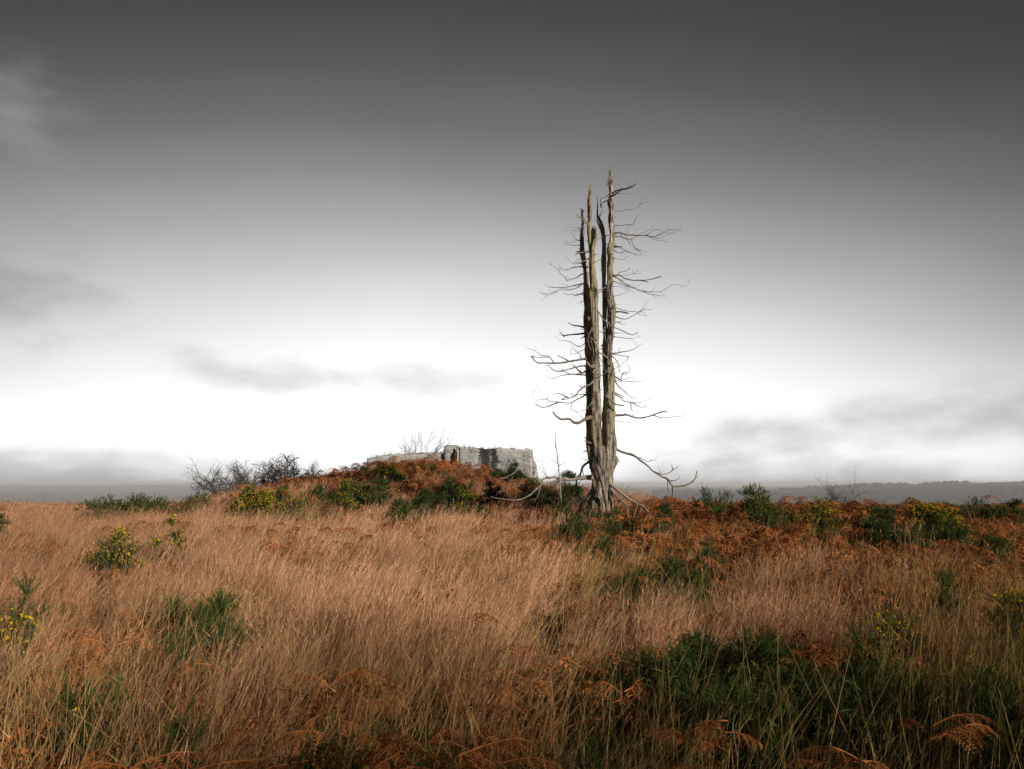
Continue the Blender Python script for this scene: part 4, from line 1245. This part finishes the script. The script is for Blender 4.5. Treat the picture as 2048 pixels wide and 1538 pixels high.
BRK = [
    (890, 1478, 3.15, .42, 'large orange bracken fronds at the bottom just left of centre', 7),
    (960, 1500, 3.0, .36, 'orange bracken at the bottom centre, right of the largest fronds', 5),
    (800, 1500, 3.0, .34, 'curled brown bracken at the bottom left of the largest fronds', 5),
    (725, 1440, 3.35, .28, 'reddish brown curled bracken beside the lowest green shoots', 4),
    (540, 1470, 3.2, .30, 'orange bracken frond at the bottom between grass and green shoots', 4),
    (260, 1490, 3.1, .28, 'small orange bracken at the lower left among dark stems', 4),
    (655, 1300, 4.5, .30, 'orange bracken sunk in the grass above the lower middle', 4),
    (375, 1262, 4.9, .30, 'pinkish bracken frond below the large left gorse', 4),
    (1690, 1490, 3.1, .34, 'orange bracken at the bottom right under thin stems', 5),
    (1370, 1490, 3.1, .30, 'orange bracken at the bottom below the dark gorse patch', 5),
    (1570, 1312, 4.3, .20, 'small orange frond lying on the dark gorse patch', 3),
    (1240, 1300, 4.5, .24, 'brown bracken at the left edge of the dark gorse patch', 4),
    (990, 1265, 5.0, .26, 'faint orange frond in the pale grass at the centre', 3),
    (205, 1215, 5.6, .26, 'orange bracken beside the left flowering gorse', 4),
    (1460, 1420, 3.6, .26, 'brown curled bracken in front of the dark gorse patch', 4),
    (1850, 1440, 3.4, .30, 'dim orange bracken near the lower right corner', 4),
]
for i, (u, v, d, s, lab, n) in enumerate(BRK):
    bracken_plant('bracken_plant', u, v, d, s * (1.2 if u < 1100 else .85), lab, 300 + i, n + (4 if u < 1100 else 2))

# ------------------------------------------------------------------ scattered masses: grass, litter, bracken cover
def protos(tagname, meshes):
    c = bpy.data.collections.new(tagname)
    for i, me in enumerate(meshes):
        o = bpy.data.objects.new('%s_%02d' % (tagname, i), me)
        c.objects.link(o)
    return c


def scatter_tree(collection):
    ng = bpy.data.node_groups.new('scatter_' + collection.name, 'GeometryNodeTree')
    ng.interface.new_socket('Geometry', in_out='INPUT', socket_type='NodeSocketGeometry')
    ng.interface.new_socket('Geometry', in_out='OUTPUT', socket_type='NodeSocketGeometry')
    gi = ng.nodes.new('NodeGroupInput'); go = ng.nodes.new('NodeGroupOutput')
    ci = ng.nodes.new('GeometryNodeCollectionInfo')
    ci.inputs['Collection'].default_value = collection
    ci.inputs['Separate Children'].default_value = True
    ci.inputs['Reset Children'].default_value = True
    ip = ng.nodes.new('GeometryNodeInstanceOnPoints')
    ip.inputs['Pick Instance'].default_value = True
    def na(nm, t):
        n = ng.nodes.new('GeometryNodeInputNamedAttribute'); n.data_type = t
        n.inputs['Name'].default_value = nm
        return n.outputs['Attribute']
    er = ng.nodes.new('FunctionNodeEulerToRotation')
    L = ng.links.new
    L(gi.outputs[0], ip.inputs['Points']); L(ci.outputs[0], ip.inputs['Instance'])
    L(na('variant', 'INT'), ip.inputs['Instance Index'])
    L(na('rot', 'FLOAT_VECTOR'), er.inputs[0]); L(er.outputs[0], ip.inputs['Rotation'])
    L(na('size', 'FLOAT_VECTOR'), ip.inputs['Scale'])
    L(ip.outputs[0], go.inputs[0])
    return ng


def scatter(name, pts, rot, size, variant, tint, collection, label):
    me = bpy.data.meshes.new(name)
    n = len(pts)
    me.vertices.add(n)
    me.vertices.foreach_set('co', np.asarray(pts, np.float32).ravel())
    me.attributes.new('rot', 'FLOAT_VECTOR', 'POINT').data.foreach_set('vector', np.asarray(rot, np.float32).ravel())
    me.attributes.new('size', 'FLOAT_VECTOR', 'POINT').data.foreach_set('vector', np.asarray(size, np.float32).ravel())
    me.attributes.new('tint', 'FLOAT_VECTOR', 'POINT').data.foreach_set('vector', np.asarray(tint, np.float32).ravel())
    me.attributes.new('variant', 'INT', 'POINT').data.foreach_set('value', np.asarray(variant, np.int32))
    o = add(name, me, label=label, kind='stuff')
    md = o.modifiers.new('scatter', 'NODES')
    md.node_group = scatter_tree(collection)
    return o


def patch(nt, R, spec, mat, heads=0):
    """a patch of nt tufts inside radius R; spec: layers (n, spread, L0, L1, lean, leanvar, width, bend, segs)"""
    mb = MB()
    for k in range(nt):
        a = rng.random() * 2 * math.pi; q_ = math.sqrt(rng.random()) * R
        o = np.array([math.cos(a) * q_, math.sin(a) * q_, 0])
        sc = .75 + .4 * rng.random(); tl = rng.normal(size=2) * .10
        tb = rng.random()
        for li, (n, spread, L0, L1, lean, leanvar, w, bendv, segs) in enumerate(spec):
            b = np.stack([rng.normal(size=n) * spread, rng.normal(size=n) * spread, np.full(n, -.03)], -1) + o
            d0 = norm(np.stack([lean + tl[0] + rng.normal(size=n) * leanvar, tl[1] + rng.normal(size=n) * leanvar, np.ones(n)], -1))
            bend = np.stack([rng.normal(size=n) * bendv + lean * .3, rng.normal(size=n) * bendv, -np.abs(rng.normal(size=n)) * bendv * .8], -1)
            L = (L0 + (L1 - L0) * rng.random(n)) * sc
            i0 = len(mb.bv)
            ribbons(mb, b, d0, bend, L, w * (.7 + .6 * rng.random(n)), segs)
            mb.bv[i0] = np.clip(mb.bv[i0] * .65 + tb * .35, 0, 1)
            if heads and li == 0:                                     # narrow seed heads
                kk = rng.choice(n, min(n, heads), replace=False)
                tip = b[kk] + L[kk, None] * (d0[kk] * .84 + bend[kk] * .70)
                td = norm(d0[kk] + 1.7 * bend[kk])
                for _ in range(3):
                    off = rng.random(len(kk)) * .10
                    ribbons(mb, tip + td * off[:, None], norm(td + rng.normal(size=(len(kk), 3)) * .2), rng.normal(size=(len(kk), 3)) * .1, np.full(len(kk), .055), np.full(len(kk), w * .9), 1)
    return mb.mesh('patch', [mat])


straw_c = protos('straw', [patch(9, .27, [(12, .05, .38, .74, .22, .13, .005, .09, 4), (12, .06, .15, .42, .12, .35, .005, .34, 4), (9, .07, .08, .22, .0, 1.1, .005, .3, 2)], M_straw, 4) for _ in range(6)]
                 + [patch(9, .27, [(12, .06, .32, .66, .10, .22, .005, .16, 4), (12, .07, .15, .40, .0, .5, .005, .45, 4), (9, .08, .08, .22, .0, 1.1, .005, .3, 2)], M_straw, 5) for _ in range(4)])
thin_c = protos('stems', [patch(3, .16, [(5, .06, .50, .95, .24, .24, .0038, .05, 4), (2, .06, .3, .6, .3, .45, .0036, .35, 5)], M_rush, 1) for _ in range(10)])
green_c = protos('green', [patch(5, .18, [(16, .05, .20, .46, .10, .30, .0055, .22, 3)], M_green) for _ in range(5)])


def bracken_clump(seed):
    r = np.random.default_rng(seed)
    mb = MB()
    for k in range(9):
        a = r.random() * 2 * math.pi
        hgt = .12 + .26 * r.random()
        b = np.array([r.normal() * .18, r.normal() * .18, hgt])
        tube(mb, np.array([[b[0] * .8, b[1] * .8, -.05], b]), [.004, .003], 4, False, .6)
        frond(mb, b, [math.cos(a), math.sin(a), .5 * r.random() + .1], .32 + .22 * r.random(), .30, seed * 20 + k, 9, .40, 4)
    return mb.mesh('bracken', [M_bracken])


bracken_c = protos('bracken', [bracken_clump(900 + k) for k in range(7)])


def wedge(n, y0, y1, margin=1.2, power=1.0):
    """random ground points in view, thinning with distance"""
    t = rng.random(n)
    y = (y0 ** power + t * (y1 ** power - y0 ** power)) ** (1 / power)
    x = (rng.random(n) * 2 - 1) * (.73 * y + margin)
    return x, y


def weights(x, y):
    z = H(x, y)
    u, v = proj(np.stack([x, y, z + .35], -1))
    wb = .04 + .95 * G(u, v, 730, 945, 300, 55) + 1.0 * sm(u, 1210, 1330) * np.exp(-((v - 1025) / 75) ** 2) \
        + .55 * sm(u, 1500, 1750) * np.exp(-((v - 1110) / 60) ** 2) + .5 * G(u, v, 1080, 960, 120, 50)
    wb += .2 * G(u, v, 1200, 1110, 120, 50) + .8 * np.exp(-((x - tree_x) / 1.3) ** 2 - ((y - TD + .1) / .9) ** 2) + .50 * sm(n2(x, y, 1.1, 31), .0, .5) * sm(v, 1000, 1060) * (1 - .75 * G(u, v, 830, 1130, 330, 130)) + .42 * sm(v, 1220, 1330) + .22 * sm(u, 1350, 1600) * sm(1300 - v, 60, 140)
    wb += .5 * G(u, v, 880, 1500, 160, 40) + .4 * G(u, v, 1650, 1480, 260, 50) + .25 * G(u, v, 240, 1260, 130, 40) + .3 * G(u, v, 1060, 1075, 60, 40)
    wb = np.clip(wb, 0, 1)
    gg = .8 * G(u, v, 400, 1210, 110, 80) + .95 * G(u, v, 1270, 1140, 190, 55) + .15 * G(u, v, 1900, 1250, 200, 80) + .45 * G(u, v, 640, 1480, 130, 60) \
        + .5 * G(u, v, 250, 1070, 160, 25) + .7 * G(u, v, 180, 1360, 180, 70) + .12 * G(u, v, 1150, 1440, 200, 60) + .5 * G(u, v, 300, 1000, 160, 18) + .4 * G(u, v, 900, 1000, 120, 30)
    return z, u, v, wb, np.clip(gg, 0, 1)


def in_bush(x, y, k=.9, front=0.0):
    m = np.zeros(len(x), bool)
    for (bx, by, r, h) in footprints:
        yy = np.where(y < by, np.minimum(y + front * min(h, 1.0), by), y)
        m |= ((x - bx) ** 2 + (yy - by) ** 2) < (r * k) ** 2
    return m


TREE_XY = np.array([tree_x, TD])

# pale moor grass
x, y = wedge(9600, 2.0, 31.0, 1.4, 1.75)
z, u, v, wb, gg = weights(x, y)
dens = 1.0 - .93 * wb
dens *= 1 - .72 * in_bush(x, y, .9, .5)
dens *= 1 - .88 * sm(v, 1270, 1450) * (1 - .4 * sm(n2(x, y, .6, 77), 0, .4))
dens *= 1 - .55 * gg
dens *= 1 - .93 * np.clip(1.5 * G(u, v, 1580, 1345, 330, 90), 0, 1)
dens *= 1 - .6 * sm(u, 1650, 1850) * sm(v, 1180, 1260)
dens *= 1 - .85 * G(u, v, 1185, 1085, 110, 45)
tus = sm(n2(x, y, .62, 41), -.45, .35)
dens *= .30 + .95 * tus
for (bu, bv_, bd, bs, bl, bn) in BRK:
    bx = P(bu, bv_, bd)[0]
    dens = dens * (1 - .85 * np.exp(-((x - bx) / (bs * .9)) ** 2 - ((y - bd + .25) / .40) ** 2))
k = rng.random(len(x)) < dens
x, y, z, u, v, gg, tus = x[k], y[k], z[k], u[k], v[k], gg[k], tus[k]
n = len(x)
centre = np.clip(G(u, v, 830, 1130, 420, 170) * 1.1, 0, 1)  # pool of light and darker edges tinted into the grass colour
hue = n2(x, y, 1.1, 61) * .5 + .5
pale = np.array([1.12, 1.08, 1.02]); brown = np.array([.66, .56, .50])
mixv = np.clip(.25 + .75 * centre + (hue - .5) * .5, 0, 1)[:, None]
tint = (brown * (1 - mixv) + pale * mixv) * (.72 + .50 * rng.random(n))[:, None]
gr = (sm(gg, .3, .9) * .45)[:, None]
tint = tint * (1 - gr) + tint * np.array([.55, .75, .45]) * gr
size = (.60 + .40 * rng.random(n)) * (.80 + .34 * tus); size *= 1 - .12 * sm(n2(x, y, 2.2, 90), 0, .5)
fat = np.where(y > 9, 1.0 + .05 * (np.minimum(y, 25) - 9), 1.0)
windlean = .06 + .16 * sm(n2(x, y, 3.0, 17), -.4, .4) - .10 * sm(u, 1100, 1500)
rot = np.stack([rng.normal(size=n) * .07, windlean + rng.normal(size=n) * .09, rng.normal(size=n) * .55], -1)
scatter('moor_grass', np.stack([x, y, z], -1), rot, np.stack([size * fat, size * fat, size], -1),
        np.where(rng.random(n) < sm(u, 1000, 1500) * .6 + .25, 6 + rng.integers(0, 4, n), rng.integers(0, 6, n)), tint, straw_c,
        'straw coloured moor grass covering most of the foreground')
print('moor_grass', n)

# long thin stems standing over the foreground
x, y = wedge(4300, 1.9, 15.0, 1.0, 1.2)
z, u, v, wb, gg = weights(x, y)
dens = .20 + .65 * sm(v, 1230, 1420) + .55 * sm(u, 1650, 1850) * sm(v, 1120, 1200) - .75 * G(u, v, 1560, 1330, 350, 90)
for (bu, bv_, bd, bs, bl, bn) in BRK:
    bx = P(bu, bv_, bd)[0]
    dens = dens * (1 - .6 * np.exp(-((x - bx) / (bs * .8)) ** 2 - ((y - bd + .25) / .40) ** 2))
k = rng.random(len(x)) < np.maximum(dens, .08) * (1 - .25 * in_bush(x, y, .7))
x, y, z, u, v = x[k], y[k], z[k], u[k], v[k]; n = len(x)
yel = sm(u, 1000, 1500)[:, None]
tint = (np.array([1.25, 1.05, 1.1]) * (1 - yel) + np.array([1.08, 1.02, .9]) * yel) * (.85 + .65 * rng.random(n))[:, None]
scatter('tall_stems', np.stack([x, y, z], -1), np.stack([rng.normal(size=n) * .10, .04 + rng.normal(size=n) * .16, rng.normal(size=n) * .8], -1),
        np.repeat((.75 + .35 * rng.random(n))[:, None], 3, 1), rng.integers(0, 10, n), tint, thin_c, 'long thin olive and straw stems standing over the near plants')
print('stems', n)

# green blades
x, y = wedge(4200, 2.2, 26.0, 1.2, 1.6)
z, u, v, wb, gg = weights(x, y)
k = rng.random(len(x)) < gg * .75 + .03
x, y, z = x[k], y[k], z[k]; n = len(x)
s_ = .75 + .5 * rng.random(n)
scatter('green_grass', np.stack([x, y, z], -1), np.stack([rng.normal(size=n) * .1, .08 + rng.normal(size=n) * .12, rng.random(n) * 6.28], -1),
        np.repeat(s_[:, None], 3, 1), rng.integers(0, 5, n), (.8 + .5 * rng.random(n))[:, None] * np.ones(3), green_c, 'green grass blades growing among the dead grass')
print('green', n)

# bracken cover on the mound and the right-hand slope
x, y = wedge(12000, 2.2, 31.0, 1.6, 1.9)
z, u, v, wb, gg = weights(x, y)
k = (rng.random(len(x)) < (wb - .03) * (.45 + .55 * sm(n2(x, y, .8, 83), -.4, .3))) & ~(in_bush(x, y, .62, .3)) & (np.hypot(x - tree_x, y - TD) > .30)
k &= ~((np.abs(x - ruin_x + 1.0) < 2.8) & (y > RD - .05) & (y < RD + 3))
x, y, z, u, v = x[k], y[k], z[k], u[k], v[k]; n = len(x)
s_ = (.55 + .75 * rng.random(n)) * (.72 + .28 * sm(y, 6, 14))
hue = (n2(x, y, 1.3, 71) * .5 + .5)[:, None]
tint = (np.array([.85, .78, .8]) * (1 - hue) + np.array([1.15, 1.18, 1.1]) * hue) * (.6 + .65 * rng.random(n))[:, None]
scatter('bracken', np.stack([x, y, z], -1), np.stack([rng.normal(size=n) * .12, rng.normal(size=n) * .12, rng.random(n) * 6.28], -1),
        np.repeat(s_[:, None], 3, 1), rng.integers(0, 7, n), tint, bracken_c, 'rust brown dead bracken covering the mound and the right slope')
print('bracken', n)

# ------------------------------------------------------------------ far woods and hedges on the plain
def crown_clump(seed):
    r = np.random.default_rng(seed)
    mb = MB()
    for k in range(9):
        c = np.array([r.normal() * 11, r.normal() * 2.5, 2.5 + 2.0 * r.random()]); rad = 3.0 + 2.5 * r.random()
        th = np.linspace(0, 2 * math.pi, 8)[:-1]; ph = np.array([-.9, -.2, .5, 1.1])
        ring = np.array([[math.cos(t) * math.cos(p), math.sin(t) * math.cos(p), math.sin(p)] for p in ph for t in th])
        ring = np.vstack([ring, [[0, 0, 1]]]) * (1 + .25 * r.normal(size=(29, 1)))
        qs = [(a * 7 + b, a * 7 + (b + 1) % 7, (a + 1) * 7 + (b + 1) % 7, (a + 1) * 7 + b) for a in range(3) for b in range(7)]
        mb.add(c + ring * rad, qs, [(21 + b, 21 + (b + 1) % 7, 28) for b in range(7)])
    return mb.mesh('crowns', [M_wood])


M_wood = leafy('far_foliage', [(0.0, (0.014, 0.018, 0.012)), (0.5, (0.026, 0.03, 0.02)), (1.0, (0.05, 0.048, 0.032))], 0.0, noise_scale=.02)
wood_c = protos('woods', [crown_clump(40 + k) for k in range(4)])
n = 5200
yy = 500 * (5200 / 500) ** rng.random(n); xx = (rng.random(n) * 2 - 1) * .95 * yy
k = n2(xx, yy * .45, 260, 55, 3) > .10
xx, yy = xx[k], yy[k]; n = len(xx)
scatter('far_woods', np.stack([xx, yy, H(xx, yy) - .5], -1), np.stack([np.zeros(n), np.zeros(n), rng.normal(size=n) * .35], -1),
        np.stack([.8 + 1.8 * rng.random(n), .8 + rng.random(n), .6 + .7 * rng.random(n)], -1), rng.integers(0, 4, n), np.ones((n, 3)), wood_c,
        'dark woods and hedges scattered over the far plain')

# ------------------------------------------------------------------ unseen leafless hedge, added behind the viewpoint so its twigs shade the foreground
random.seed(77)
hedge = bpy.data.objects.new('added_shade_hedge', None)
COL.objects.link(hedge)
hedge.location = (5.6, -1.4, Hs(5.6, -1.4))
tag(hedge, 'unseen leafless hedge added behind the viewpoint to shade the foreground', 'hedge')
hmeshes = []
for k in range(3):
    mb = MB()
    for j in range(5):
        dv = norm(np.array([random.gauss(0, .35), random.gauss(0, .35), 1.0]))
        grow(mb, np.array([random.gauss(0, .25), random.gauss(0, .2), -.1]), dv, random.uniform(1.2, 1.8), .022, 4, .75, 0, 3, .14)
    hmeshes.append(mb.mesh('shrub', [M_twig]))
for k, t_ in enumerate(np.linspace(-4.6, 4.2, 8)):
    o = add('shrub', hmeshes[k % 3], hedge)
    o.location = (t_ * .62, t_ * .79, 0)
    o.rotation_euler = (0, 0, k * 1.7)
    o.scale = (1.1, 1.1, random.uniform(.95, 1.15) * (1.4 if t_ < 1.0 else 1.1))

# ------------------------------------------------------------------ air
M_haze, nt, out = new_mat('haze')
pv = nt.node('ShaderNodeVolumePrincipled')
pv.inputs['Color'].default_value = (0.93, 0.94, 0.95, 1)
pv.inputs['Density'].default_value = 0.00030
nt.l.new(pv.outputs[0], out.inputs['Volume'])
E_ = 12100.0; zb = float(gz.min()) - 1.0; zt = float(max(gz.max(), 12.0)) + 2.0
v = np.array([[x_, y_, z_] for z_ in (zb, zt) for y_ in (-E_, E_) for x_ in (-E_, E_)])
haze = add('haze', make_mesh('haze', v, [np.array([(0, 2, 3, 1), (4, 5, 7, 6), (0, 1, 5, 4), (1, 3, 7, 5), (3, 2, 6, 7), (2, 0, 4, 6)])], [M_haze]),
           label='thin grey haze lying over the far plain', kind='stuff')
